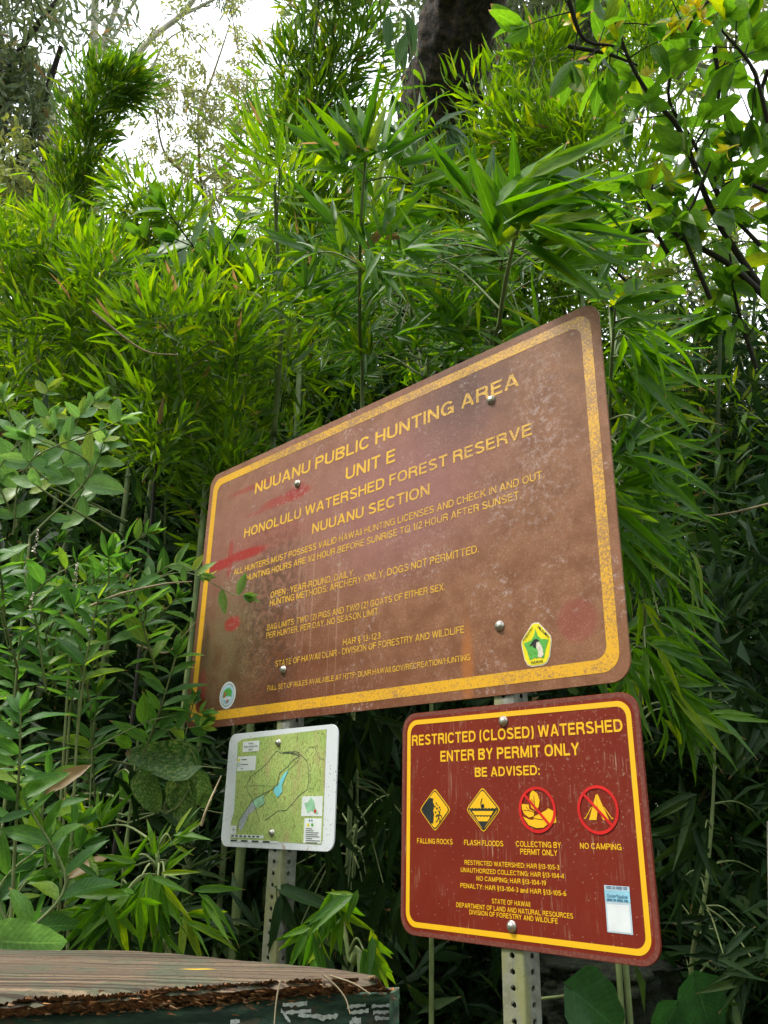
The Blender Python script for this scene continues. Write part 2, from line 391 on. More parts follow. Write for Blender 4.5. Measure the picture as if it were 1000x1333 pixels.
def flat(name, polys, z, mat, parent):
    V = []; Fc = []
    for P in polys:
        zz = z if len(P[0]) == 2 else 0
        Fc.append(tuple(range(len(V), len(V) + len(P)))); V += [(p[0], p[1], zz) for p in P]
    me = mesh(name, V, Fc)
    return link(name, me, mat, parent)
def stroke(P, w, closed=False):
    P = list(P) + ([P[0]] if closed else []); out = []
    for a, b in zip(P, P[1:]):
        d = unit(np.array(b) - np.array(a)); nn = np.array([-d[1], d[0]]) * w / 2; e = d * w * .2; a_, b_ = np.array(a) - e, np.array(b) + e
        out.append([a_ - nn, b_ - nn, b_ + nn, a_ + nn])
    return out
def disc(cx, cy, r, n=28, ry=None, rot=0): return [(cx + r * math.cos(2 * PI * k / n), cy + (ry or r) * math.sin(2 * PI * k / n)) for k in range(n)]
def arc(cx, cy, rx, ry, a0, a1, n=9, pw=.86):
    P = []
    for k in range(n + 1):
        a = math.radians(a0 + (a1 - a0) * k / n); c, q = math.cos(a), math.sin(a)
        P.append((cx + rx * math.copysign(abs(c) ** pw, c), cy + ry * math.copysign(abs(q) ** pw, q)))
    return P
def glyphs(b):
    """grotesque capitals drawn as pen strokes of width b; cap height 1"""
    h = b / 2; t = 1 - h; l = h; G = {}
    def g(ch, w, *st): G[ch] = (w, [(s if isinstance(s, tuple) else (s, 1.)) for s in st])
    o = lambda w: arc(w / 2, .5, w / 2 - h, .5 - h, 90, 450, 24)
    g('A', .86, [(h * .9, 0), (.43 - h * .12, 1)], [(.86 - h * .9, 0), (.43 + h * .12, 1)], ([(.2, .29), (.66, .29)], .85))
    g('B', .80, [(l, 0), (l, 1)], [(l, t)] + [(.5, t)] + arc(.5, .76, .25 - h * .3, .24 - h, 90, -90) + [(l, .52)], [(.5, .52)] + arc(.5, .26, .3 - h, .26 - h * .9, 90, -90) + [(l, h)])
    g('C', .84, arc(.43, .5, .43 - h, .5 - h, 32, 328, 20))
    g('D', .84, [(l, 0), (l, 1)], [(l, t), (.36, t)] + arc(.36, .5, .48 - h, .5 - h, 88, -88, 14) + [(l, h)])
    g('E', .70, [(l, 0), (l, 1)], [(l, t), (.69, t)], [(l, .52), (.64, .52)], [(l, h), (.70, h)])
    g('F', .66, [(l, 0), (l, 1)], [(l, t), (.66, t)], [(l, .50), (.6, .50)])
    g('G', .88, arc(.44, .5, .44 - h, .5 - h, 35, 318, 20), [(.46, .45), (.88 - h, .45), (.88 - h, 0)])
    g('H', .80, [(l, 0), (l, 1)], [(.8 - h, 0), (.8 - h, 1)], [(l, .52), (.8 - h, .52)])
    g('I', b, [(h, 0), (h, 1)])
    g('J', .62, [(.62 - h, 1), (.62 - h, .3)] + arc(.31, .3, .31 - h, .3 - h, 0, -180))
    g('K', .84, [(l, 0), (l, 1)], [(l, .38), (.80 - h, 1)], [(.30, .58), (.84 - h, 0)])
    g('L', .66, [(l, 1), (l, h), (.66, h)])
    g('M', .96, [(l, 0), (l, 1)], [(.96 - h, 0), (.96 - h, 1)], [(l, 1), (.48, .08)], [(.96 - h, 1), (.48, .08)])
    g('N', .80, [(l, 0), (l, 1)], [(.8 - h, 0), (.8 - h, 1)], [(l, .96), (.8 - h, .04)])
    g('O', .90, o(.90)); g('Q', .90, o(.90), [(.55, .25), (.86, 0)])
    g('P', .76, [(l, 0), (l, 1)], [(l, t), (.47, t)] + arc(.47, .7, .29 - h, .3 - h, 90, -90) + [(l, .4 + h)])
    g('R', .82, [(l, 0), (l, 1)], [(l, t), (.50, t)] + arc(.5, .72, .28 - h * .9, .28 - h, 90, -90) + [(l, .44 + h)], [(.48, .48), (.68, .38), (.72, .12), (.76, 0)])
    g('S', .78, arc(.39, .74, .37 - h, .26 - h, 20, 215, 12) + [(.39, .52)] + arc(.39, .27, .39 - h, .27 - h, 50, -165, 12))
    g('T', .74, [(.37, 0), (.37, 1)], [(0, t), (.74, t)])
    g('U', .80, [(l, 1), (l, .34)] + arc(.4, .34, .4 - h, .34 - h, 180, 360, 12) + [(.8 - h, 1)])
    g('V', .80, [(h * .8, 1), (.4, .04)], [(.8 - h * .8, 1), (.4, .04)])
    g('W', 1.2, [(h * .8, 1), (.32, .02)], [(.32, .02), (.6, .98)], [(.6, .98), (.88, .02)], [(.88, .02), (1.2 - h * .8, 1)])
    g('X', .82, [(h, 0), (.82 - h, 1)], [(h, 1), (.82 - h, 0)])
    g('Y', .80, [(h * .8, 1), (.4, .46)], [(.8 - h * .8, 1), (.4, .46)], [(.4, .5), (.4, 0)])
    g('Z', .74, [(.02, t), (.70, t)], [(.66, .93), (.08, .07)], [(.02, h), (.74, h)])
    g('0', .64, arc(.32, .5, .32 - h, .5 - h, 90, 450, 20)); g('1', .36, [(.36 - h, 0), (.36 - h, 1)], ([(0, .74), (.30, .80)], .8))
    g('2', .64, arc(.32, .7, .3 - h, .3 - h, 170, -30, 10) + [(h, .12), (h, h), (.64, h)]); g('3', .64, arc(.32, .75, .29 - h, .25 - h, 160, -80, 10) + [(.26, .52)], [(.26, .52)] + arc(.32, .27, .32 - h, .27 - h, 80, -165, 12))
    g('4', .66, [(.5, 0), (.5, 1)], [(.47, .95), (.06, .30)], [(.02, .26), (.66, .26)]); g('5', .64, [(.58, t), (.16, t), (.11, .52)], [(.11, .50)] + arc(.31, .32, .33 - h, .32 - h, 120, -160, 12))
    g('6', .64, arc(.32, .32, .32 - h, .32 - h, 90, 450, 16), arc(.42, .42, .40 - h, .58 - h, 80, 185, 8)); g('8', .64, arc(.32, .27, .32 - h, .27 - h, 90, 450, 16), arc(.32, .75, .28 - h, .25 - h, 90, 450, 16)); g('9', .64, arc(.32, .68, .32 - h, .32 - h, 90, 450, 16), arc(.22, .58, .42 - h, .58 - h, -100, 5, 8))
    g('.', b, [(h, 0), (h, b)]); g(',', b, [(h, b), (h, -.12)]); g(':', b, [(h, 0), (h, b)], [(h, .5), (h, .5 + b)]); g('-', .3, [(0, .38), (.3, .38)])
    g('/', .34, ([(.02, -.02), (.32, 1.02)], .8)); g('(', .30, arc(.34, .45, .26, .62, 118, 242, 8)); g(')', .30, arc(-.04, .45, .26, .62, 62, -62, 8))
    g('§', .5, arc(.25, .84, .2 - h * .5, .16, 20, 230, 8) + arc(.25, .5, .2 - h * .5, .16, 60, -80, 6), arc(.25, .42, .22 - h * .5, .16, 120, 250, 6) + arc(.25, .06, .2 - h * .5, .16, 60, -160, 8))
    g(' ', .22)
    x = .72; g('a', .56, [(.5, 0), (.5, .45)] + arc(.27, .5, .23, .2, 0, 160, 7), arc(.26, .2, .22 - h * .3, .2 - h * .3, 90, 450, 12)); g('n', .56, [(l, 0), (l, x)], [(l, .45)] + arc(.3, .42, .26 - h, .3 - h, 160, 0, 7) + [(.56 - h, 0)]); g('d', .58, [(.58 - h, 0), (.58 - h, 1)], arc(.29, .35, .29 - h, .36 - h, 90, 450, 14))
    g('b', .58, [(l, 0), (l, 1)], arc(.29, .35, .29 - h, .36 - h, 90, 450, 14)); g('o', .58, arc(.29, .35, .29 - h, .36 - h, 90, 450, 14))
    g('c', .52, arc(.28, .36, .26 - h * .5, .34 - h * .5, 40, 320, 10)); g('e', .56, arc(.28, .36, .27 - h * .5, .34 - h * .5, 0, 318, 12), ([(.06, .36), (.5, .36)], .7)); g('i', b, [(h, 0), (h, x)], [(h, .86), (h, 1)]); g('l', b, [(h, 0), (h, 1)])
    g('r', .36, [(l, 0), (l, x)], [(l, .5), (.18, .64), (.36, .66)]); g('t', .34, [(.15, .95), (.15, .05), (.34, .05)], ([(0, x), (.34, x)], .8)); g('p', .58, [(l, -.25), (l, x)], arc(.29, .35, .29 - h, .36 - h, 90, 450, 14)); g('u', .56, [(l, x), (l, .3)] + arc(.28, .28, .28 - h, .28 - h, 180, 360, 8) + [(.56 - h, x)])
    g('g', .58, [(.58 - h, x), (.58 - h, -.1)] + arc(.29, -.06, .26 - h, .18, 0, -160, 6), arc(.29, .37, .29 - h, .34 - h, 90, 450, 14))
    return G
def ribbon(P, w):
    P = [np.array(p, float) for p in P]; Lp = []; Rp = []; n = len(P); closed = np.linalg.norm(P[0] - P[-1]) < 1e-6
    for i in range(n):
        d0 = unit(P[i] - P[i - 1]) if i else (unit(P[-1] - P[-2]) if closed else unit(P[1] - P[0])); d1 = unit(P[i + 1] - P[i]) if i < n - 1 else (unit(P[1] - P[0]) if closed else d0)
        tn = unit(d0 + d1); nn = np.array([-tn[1], tn[0]]); k = w / 2 / max(.5, abs(nn @ np.array([-d0[1], d0[0]]))); Lp.append(P[i] + nn * k); Rp.append(P[i] - nn * k)
    return Lp, Rp
_G = {}
def text(S, s, x0, x1, y, h, mat, z=.0012, parent=None, bold=.165, name='lettering', sp=.13):
    """line of capitals: from x0 to x1, baseline y, cap height h"""
    if bold not in _G: _G[bold] = glyphs(bold)
    G = _G[bold]; X = 0; V = []; Fc = []
    for ch in s:
        w, st = G[ch]
        for q, (P, f) in enumerate(st):
            Lp, Rp = ribbon(P, bold * f); b = len(V); n = len(Lp); zz = z + (q % 3) * .00008
            V += [(X + p[0], p[1], zz) for p in Lp] + [(X + p[0], p[1], zz) for p in Rp]
            Fc += [(b + i, b + n + i, b + n + i + 1, b + i + 1) for i in range(n - 1)]
        X += w + sp
    X -= sp; a = np.array(V); a[:, 0] = x0 + a[:, 0] / X * (x1 - x0); a[:, 1] = y + np.clip(a[:, 1], -.3, 1.05) * h
    return link(name, mesh(name, a, Fc), mat, parent or S.root)
def line(S, s, L0, R0, cap, mat, **k):
    """L0, R0: baseline ends in the photograph; cap: cap height as a fraction of the sign's height"""
    a, b = S.uv(*L0), S.uv(*R0); return text(S, s, a[0], b[0], (a[1] + b[1]) / 2, cap * S.h, mat, **k)

def ell(t, o, cx, cy, rx, ry, soft=.5, warp=None):
    v = t.map(o, loc=(-cx / rx, -cy / ry, 0), sc=(1 / rx, 1 / ry, 0))
    if warp is not None: v = t.n('VectorMath', {0: v, 1: warp}, operation='ADD').outputs[0]
    d = t.n('VectorMath', {0: v}, operation='LENGTH').outputs['Value']; return t.ss(d, 1 - soft, 1 + soft, 1., 0.)
def warpv(t, o, sc, amt):
    w = t.n('VectorMath', {0: t.noise(o, sc, 5, .6, out='Color'), 1: (.5, .5, .5)}, operation='SUBTRACT').outputs[0]
    return t.n('VectorMath', {0: w, 3: amt}, operation='SCALE').outputs[0]
W, H = A.w, A.h
def hunt_base(t, o):
    """weathered face of the big sign: sun-bleached brown, spray paint, lichen, dirt"""
    wp = warpv(t, o, 7, .9); wps = warpv(t, t.map(o, sc=(3, 14, 1)), 3, .35)
    x = t.n('SeparateXYZ', {0: o}); X, Y = x.outputs[0], x.outputs[1]
    fine = t.noise(o, 260, 4, .7); mid = t.noise(o, 22, 6, .65); big = t.noise(o, 4, 3)
    c = t.mix(t.ss(mid, .25, .75), (.18, .072, .033), (.285, .128, .066))
    lw = t.math('ADD', t.math('ADD', t.math('DIVIDE', X, W), t.math('MULTIPLY', t.math('DIVIDE', Y, H), 1.15)), t.math('MULTIPLY', t.noise(o, 5, 4), .5)); low = t.ss(lw, .45, 1.35, 1., 0.)
    c = t.mix(t.math('MULTIPLY', low, .88), c, (.125, .03, .013))
    c = t.mix(t.math('MULTIPLY', ell(t, o, .33 * W, .68 * H, .42, .2, .7, wp), .5), c, (.34, .15, .13))
    c = t.mix(t.math('MULTIPLY', ell(t, o, .62 * W, .63 * H, .19, .15, .8), .45), c, (.31, .135, .15))
    c = t.mix(t.math('MULTIPLY', ell(t, o, .74 * W, .88 * H, .1, .09, .8), .75), c, (.13, .065, .06))
    c = t.mix(t.math('MULTIPLY', ell(t, o, .13 * W, .30 * H, .13, .15, .7, wp), t.ss(mid, .3, .6, .4, .9)), c, (.17, .12, .055))
    c = t.mix(t.math('MULTIPLY', t.math('MULTIPLY', ell(t, o, .25 * W, .36 * H, .10, .2, .8, wp), t.ss(t.noise(o, 60, 4), .35, .6)), .75), c, (.06, .03, .016))
    # red spray paint
    for px, py, rx, ry, st in ((330, 634, .10, .008, .45), (372, 648, .09, .012, .6), (388, 640, .04, .02, .5), (352, 661, .10, .006, .35), (318, 722, .085, .013, .95), (285, 737, .05, .014, 1.), (300, 728, .012, .05, .6), (303, 812, .03, .018, .85), (262, 905, .02, .06, .5), (350, 700, .16, .03, .18)):
        cx, cy = A.uv(px, py); cx /= W; cy /= H
        k = ell(t, o, cx * W, cy * H, rx, ry, .28, wps); k = t.math('MULTIPLY', k, t.ss(fine, .3, .5, .55, 1.))
        c = t.mix(t.math('MULTIPLY', k, st), c, (.33, .018, .016))
    c = t.mix(t.math('MULTIPLY', ell(t, o, .928 * W, .155 * H, .036, .036, .15, warpv(t, o, 12, .2)), t.ss(fine, .3, .6, .25, .6)), c, (.27, .055, .045))
    # runs and drips
    st = t.noise(t.map(o, sc=(90, 1.2, 1)), 1, 4); c = t.mix(t.math('MULTIPLY', t.ss(st, .55, .75), ell(t, o, .42 * W, .3 * H, .1, .3, .5)), c, (.42, .24, .17))
    c = t.mix(t.math('MULTIPLY', ell(t, o, .7395 * W, .085 * H, .012, .07, .6), .7), c, (.4, .13, .03))
    # lichen crusts
    li = t.math('MULTIPLY', t.ss(t.noise(o, 95, 6, .75), .52, .60), t.ss(t.noise(o, 9, 4, .7, .6), .52, .66))
    li2 = t.math('MULTIPLY', t.ss(t.noise(o, 75, 6, .8), .49, .62), ell(t, o, .885 * W, .68 * H, .05, .15, .9, wp))
    li3 = t.math('MULTIPLY', t.ss(t.noise(o, 75, 6, .8), .52, .64), ell(t, o, .86 * W, .5 * H, .08, .06, .9, wp))
    l_ = t.math('MAXIMUM', t.math('MAXIMUM', li, li2), li3); c = t.mix(t.math('MULTIPLY', l_, .55), c, (.5, .38, .36))
    c = t.mix(t.math('MULTIPLY', t.ss(fine, .52, .68), t.ss(mid, .3, .7, .08, .42)), c, (.48, .33, .24)); c = t.mix(t.ss(fine, .3, .42, .4, 0.), c, (.12, .045, .03))
    spk = t.n('TexVoronoi', {'Vector': o, 'Scale': 55.}).outputs['Distance']; c = t.mix(t.ss(spk, .05, .11, .6, 0.), c, (.1, .05, .035))
    return c, fine, mid
t = NT('faded_brown_sheeting'); o_ = t.obj(); c, fine, mid = hunt_base(t, o_)
t.princ(c, t.ss(mid, .2, .8, .42, .62), t.bump(fine, .12, .001), spec=.25); M['huntface'] = t.m
t = NT('cracked_yellow_lettering'); o_ = t.obj(); c, fine, mid = hunt_base(t, o_)
x = t.n('SeparateXYZ', {0: o_}); X, Y = x.outputs[0], x.outputs[1]
cr = t.noise(o_, 330, 5, .8); cr2 = t.noise(o_, 28, 4)
good = t.math('MAXIMUM', ell(t, o_, .16 * W, .80 * H, .14, .09, .5, warpv(t, o_, 9, .5)), t.math('MAXIMUM', ell(t, o_, .46 * W, .80 * H, .13, .12, .5), ell(t, o_, .2 * W, .52 * H, .2, .1, .5)))
thr = t.math('ADD', t.math('MULTIPLY', good, .22), t.math('MULTIPLY', cr2, .22)); wear = t.ss(t.math('SUBTRACT', cr, thr), .37, .50)
t.princ(t.mix(t.math('MULTIPLY', wear, .85), (.76, .42, .03), c), .5, t.bump(cr, .2, .001)); M['huntyel'] = t.m
t = NT('crazed_yellow_border'); o_ = t.obj(); cr = t.noise(o_, 260, 6, .8); b_ = t.noise(o_, 12, 4, .6)
x = t.n('SeparateXYZ', {0: o_}); X, Y = x.outputs[0], x.outputs[1]
cl = t.math('MAXIMUM', t.ss(X, .03, .3, .16, 0.), t.ss(Y, .2, .05, 0., .07)); wear = t.ss(t.math('SUBTRACT', t.math('ADD', cr, t.math('MULTIPLY', b_, .35)), cl), .60, .74)
c = t.mix(t.math('MULTIPLY', wear, .85), (.74, .38, .012), (.26, .13, .075)); c = t.mix(t.ss(t.noise(o_, 150, 3), .62, .68, 0., .6), c, (.25, .1, .03))
t.princ(c, .45, t.bump(cr, .3, .001)); M['huntborder'] = t.m
def red_face(t, o):
    fine = t.noise(o, 340, 4, .7); wv = t.map(o, rot=(0, 0, .5), sc=(1, 1, 1))
    c = t.mix(t.noise(o, 9, 4), (.145, .014, .008), (.22, .026, .012))
    scr = t.noise(t.map(o, rot=(0, 0, -.75), sc=(260, 14, 1)), 1, 3, .6); a = t.ss(t.noise(o, 11, 4, .6), .5, .68)
    c = t.mix(t.math('MULTIPLY', t.ss(scr, .54, .66), t.math('MULTIPLY', a, .75)), c, (.45, .3, .2))
    scr2 = t.noise(t.map(o, rot=(0, 0, .08), sc=(280, 9, 1)), 1, 3, .6); c = t.mix(t.math('MULTIPLY', t.ss(scr2, .56, .68), t.math('MULTIPLY', t.ss(t.noise(o, 13, 3), .48, .64), .4)), c, (.42, .24, .16))
    dust = t.math('MULTIPLY', t.ss(t.noise(o, 110, 6, .8), .56, .66), ell(t, o, .8 * B.w, .75 * B.h, .17, .13, .7, warpv(t, o, 12, .8))); c = t.mix(t.math('MULTIPLY', dust, .5), c, (.46, .27, .19))
    dv = t.n('TexVoronoi', {'Vector': o, 'Scale': 120.}).outputs['Distance']; c = t.mix(t.ss(dv, .06, .13, .65, 0.), c, (.5, .33, .25))
    return c, fine
t = NT('dark_red_sheeting'); o_ = t.obj(); c, fine = red_face(t, o_); t.princ(c, t.ss(t.noise(o_, 20, 4), .3, .7, .3, .5), t.bump(fine, .06, .001), spec=.25); M['redface'] = t.m
t = NT('dirty_sign_edge'); o_ = t.obj(); n_ = t.noise(o_, 190, 5, .75); t.princ(t.mix(t.ss(n_, .45, .7), (.15, .025, .014), (.21, .075, .045)), .7); M['rededge'] = t.m
t = NT('chrome_yellow_print'); o_ = t.obj(); n_ = t.noise(o_, 240, 5, .75); g_ = t.ss(t.noise(o_, 14, 4), .5, .68)
c = t.mix(t.math('MULTIPLY', t.ss(n_, .56, .66), t.math('MULTIPLY', g_, .7)), (.86, .47, .012), (.3, .13, .04)); t.princ(c, .4); M['yel'] = t.m
M['black'] = plain('black_print', (.018, .02, .02), .4, var=.3); M['red'] = plain('bright_red_print', (.62, .012, .012), .4, var=.12)
M['white'] = plain('white_print', (.72, .74, .76), .4, var=.06); M['sticker'] = plain('pale_vinyl_sticker', (.5, .58, .66), .35, var=.06)
M['skyblue'] = plain('light_blue_print', (.3, .58, .72), .4, var=.1); M['green'] = plain('green_print', (.1, .38, .06), .4, var=.3, scale=400)
M['lemon'] = plain('lemon_print', (.8, .66, .01), .4, var=.06); M['cream'] = plain('cream_print', (.66, .6, .48), .5, var=.15, scale=300)
M['inkblue'] = plain('blue_ink', (.03, .12, .25), .4); M['orange'] = plain('orange_brown_print', (.5, .16, .06), .4)
M['bolt'] = plain('worn_steel_bolt', (.55, .52, .46), .32, metal=.85, scale=200, bumpst=.4)
M['back'] = plain('bare_aluminium', (.5, .5, .5), .5, metal=.6)

def bolt(S, px, py, r=.0075, parent=None):
    x, y = S.uv(px, py); V = [(x, y, .0085)]; Fc = []
    rings = [(1.25, .0012), (1.3, .0022), (1.0, .0026), (.97, .0052), (.75, .0074), (.4, .0083)]
    for k, z in rings:
        V += [(x + r * k * math.cos(a * PI / 7), y + r * k * math.sin(a * PI / 7), z) for a in range(14)]
    n = 14
    for l in range(len(rings) - 1):
        for i in range(n): j = (i + 1) % n; Fc.append((1 + l * n + i, 1 + l * n + j, 1 + (l + 1) * n + j, 1 + (l + 1) * n + i))
    for i in range(n): Fc.append((1 + (len(rings) - 1) * n + i, 1 + (len(rings) - 1) * n + (i + 1) % n, 0))
    return link('bolt', mesh('bolt', V, Fc, True), M['bolt'], S.root)

# --- the big hunting-area sign
P = rrect(0, 0, W, H, .033); panel(A, 'panel', P, -.0022, .0008, M['huntface'])
ring(A, 'border', rrect(.0165, .0165, W - .0165, H - .0165, .03), .018, .00115, M['huntborder'], inner=rrect(.037, .037, W - .037, H - .037, .022))
for s, a, b, cap in (
    ('NUUANU PUBLIC HUNTING AREA', (332, 646), (676, 499), .0445), ('UNIT E', (450.5, 626), (515, 600), .0445),
    ('HONOLULU WATERSHED FOREST RESERVE', (318, 701), (693, 565.6), .0365), ('NUUANU SECTION', (406.7, 694), (560, 645.5), .0365),
    ('ALL HUNTERS MUST POSSESS VALID HAWAII HUNTING LICENSES AND CHECK IN AND OUT.', (304.4, 752), (709, 618), .0225),
    ('HUNTING HOURS ARE 1/2 HOUR BEFORE SUNRISE TO 1/2 HOUR AFTER SUNSET.', (321, 758.5), (679, 646), .0225),
    ('OPEN : YEAR-ROUND, DAILY.', (352.5, 778.6), (462, 750), .0225), ('HUNTING METHODS: ARCHERY ONLY, DOGS NOT PERMITTED.', (351.5, 790.7), (624, 717.8), .0225),
    ('BAG LIMITS: TWO (2) PIGS AND TWO (2) GOATS OF EITHER SEX.', (347.8, 822), (580, 767), .0205), ('PER HUNTER. PER DAY. NO SEASON LIMIT.', (347, 832), (494.4, 799), .0205),
    ('HAR § 13-123', (447, 841), (496, 831), .0195), ('STATE OF HAWAII DLNR - DIVISION OF FORESTRY AND WILDLIFE', (358.7, 870), (605, 821.5), .0195),
    ('FULL SET OF RULES AVAILABLE AT HTTP: DLNR.HAWAII.GOV/RECREATION/HUNTING', (348.4, 901), (613, 857.6), .0165)):
    line(A, s, a, b, cap, M['huntyel'], bold=.17 if cap > .03 else .15)
for b in ((388, 630), (640, 521), (369.5, 872), (651, 815)): bolt(A, *b)
# pentagon sticker with a goose head on a green leaf shape
cx, cy = A.uv(699, 839); r = .0345
def P5(k, sc=1, rr=r): return [(cx + rr * sc * x * .82, cy + rr * sc * y) for x, y in k]
pent = [(0, 1.0), (.22, .97), (.62, .6), (.95, .28), (.98, .08), (.82, -.62), (.62, -.88), (.35, -.97), (-.35, -.97), (-.62, -.88), (-.82, -.62), (-.98, .08), (-.95, .28), (-.62, .6), (-.22, .97)]
st = flat('emblem_sticker', [P5(pent, 1.06)], .0014, M['cream'], A.root)
flat('emblem_field', [P5(pent)], .0018, M['lemon'], st)
star = [(0, .74), (.12, .42), (.34, .22), (.86, .14), (.62, -.3), (.48, -.72), (.15, -.62), (0, -.68), (-.15, -.62), (-.48, -.72), (-.62, -.3), (-.86, .14), (-.34, .22), (-.12, .42)]
flat('emblem_leaf', [P5(star)], .0022, M['green'], st)
flat('emblem_neck', [P5([(0, .18), (.22, .1), (.42, -.2), (.48, -.55), (.3, -.66), (.08, -.6), (.12, -.35), (-.02, -.1)])], .0026, M['cream'], st)
flat('emblem_head', [P5([(-.3, .1), (-.12, .24), (.08, .25), (.24, .14), (.02, .08), (-.02, -.18), (-.2, -.1), (-.22, 0)]), P5([(-.3, .1), (-.22, 0), (-.46, -.04)])], .003, M['black'], st)
for i, ch in enumerate('FORESTRY'): 
    x_ = -.84 + .62 * i / 7; text(A, ch, cx + r * (x_ - .045) * .82, cx + r * (x_ + .045) * .82, cy + r * (.22 + .52 * i / 7), r * .13, M['black'], .0026, st, name='emblem_letter')
for i, ch in enumerate('WILDLIFE'):
    x_ = .22 + .62 * i / 7; text(A, ch, cx + r * (x_ - .045) * .82, cx + r * (x_ + .045) * .82, cy + r * (.74 - .52 * i / 7), r * .13, M['black'], .0026, st, name='emblem_letter')
text(A, 'HAWAII', cx - r * .32, cx + r * .32, cy - r * .9, r * .14, M['black'], .0026, st, name='emblem_letter')
# round seal sticker
cx, cy = A.uv(297, 905); r = .031
st = flat('seal_sticker', [disc(cx, cy, r, 40)], .0014, M['white'], A.root)
rg = []
for k in range(44):
    a = k * 2 * PI / 44; rg.append([(cx + r * q * math.cos(a + e), cy + r * q * math.sin(a + e)) for q, e in ((.76, 0), (.86, 0), (.86, .07), (.76, .07))])
flat('seal_ring', rg, .0018, M['inkblue'], st)
flat('seal_sky', [disc(cx, cy, r * .66, 32)], .0018, M['skyblue'], st)
flat('seal_land', [[(cx + r * x, cy + r * y) for x, y in ((-.6, -.12), (-.5, .3), (-.1, .52), (.3, .46), (.55, .25), (.5, -.15), (.1, -.05))]], .0022, M['green'], st)
flat('seal_figure', [[(cx + r * x, cy + r * y) for x, y in ((-.5, -.25), (-.4, .2), (-.12, .28), (-.2, -.1))], [(cx + r * x, cy + r * y) for x, y in ((-.1, -.5), (.15, -.28), (.25, -.5), (.05, -.6))]], .0026, M['orange'], st)
flat('seal_wave', [[(cx + r * x, cy + r * y) for x, y in ((-.62, -.22), (0, -.12), (.6, -.2), (.45, -.34), (-.4, -.34))]], .0024, M['white'], st)

# --- the restricted watershed sign
w, h = B.w, B.h; P = rrect(0, 0, w, h, .03)
panel(B, 'panel', P, -.0022, .0008, M['redface'])
ring(B, 'edge_strip', rrect(.0008, .0008, w - .0008, h - .0008, .0295), 0, .0010, M['rededge'], inner=rrect(.0075, .0075, w - .0075, h - .0075, .026))
ring(B, 'border', rrect(.0125, .0125, w - .0125, h - .0125, .022), 0, .0012, M['yel'], inner=rrect(.0205, .0205, w - .0205, h - .0205, .016))
for s, a, b, cap in (
    ('RESTRICTED (CLOSED) WATERSHED', (537, 972), (811.5, 951), .050), ('ENTER BY PERMIT ONLY', (574, 992.5), (755, 982), .050), ('BE ADVISED:', (619, 1011.3), (703.5, 1009), .041),
    ('FALLING ROCKS', (543.7, 1098), (590, 1099), .0225), ('FLASH FLOODS', (605, 1100), (656, 1102), .0225), ('COLLECTING BY', (672.5, 1102), (731.3, 1104), .0225), ('PERMIT ONLY', (678, 1112), (726.5, 1114.3), .0225), ('NO CAMPING', (756, 1104.6), (810, 1107), .0225),
    ('RESTRICTED WATERSHED: HAR §13-105-3', (605.5, 1126.8), (729, 1131), .0190), ('UNAUTHORIZED COLLECTING: HAR §13-104-4', (600.6, 1136), (735, 1142.7), .0190), ('NO CAMPING: HAR §13-104-19', (621, 1147), (711.6, 1152), .0190), ('PENALTY: HAR §13-104-3 and HAR §13-105-6', (600, 1156), (738, 1166), .0190),
    ('STATE OF HAWAII', (641, 1176.8), (691, 1179.7), .0190), ('DEPARTMENT OF LAND AND NATURAL RESOURCES', (594.7, 1181), (747, 1195.5), .0190), ('DIVISION OF FORESTRY AND WILDLIFE', (611.8, 1190.5), (727, 1202), .0190)):
    line(B, s, a, b, cap, M['yel'], bold=.18 if cap > .03 else .165)
for b in ((656, 939), (667, 1206)): bolt(B, *b, r=.0068)
def icon(px, py): x, y = B.uv(px, py); return x, y
def rr_diamond(cx, cy, r, rnd=.12):
    P = []
    for k in range(4):
        a = k * PI / 2; c0 = np.array([math.cos(a), math.sin(a)]); tn = np.array([-c0[1], c0[0]])
        for s in (-1, 0, 1): q = c0 * (1 - rnd * (1 if s else .45)) + tn * s * rnd; P.append((cx + r * q[0], cy + r * q[1]))
    return P
r = .035
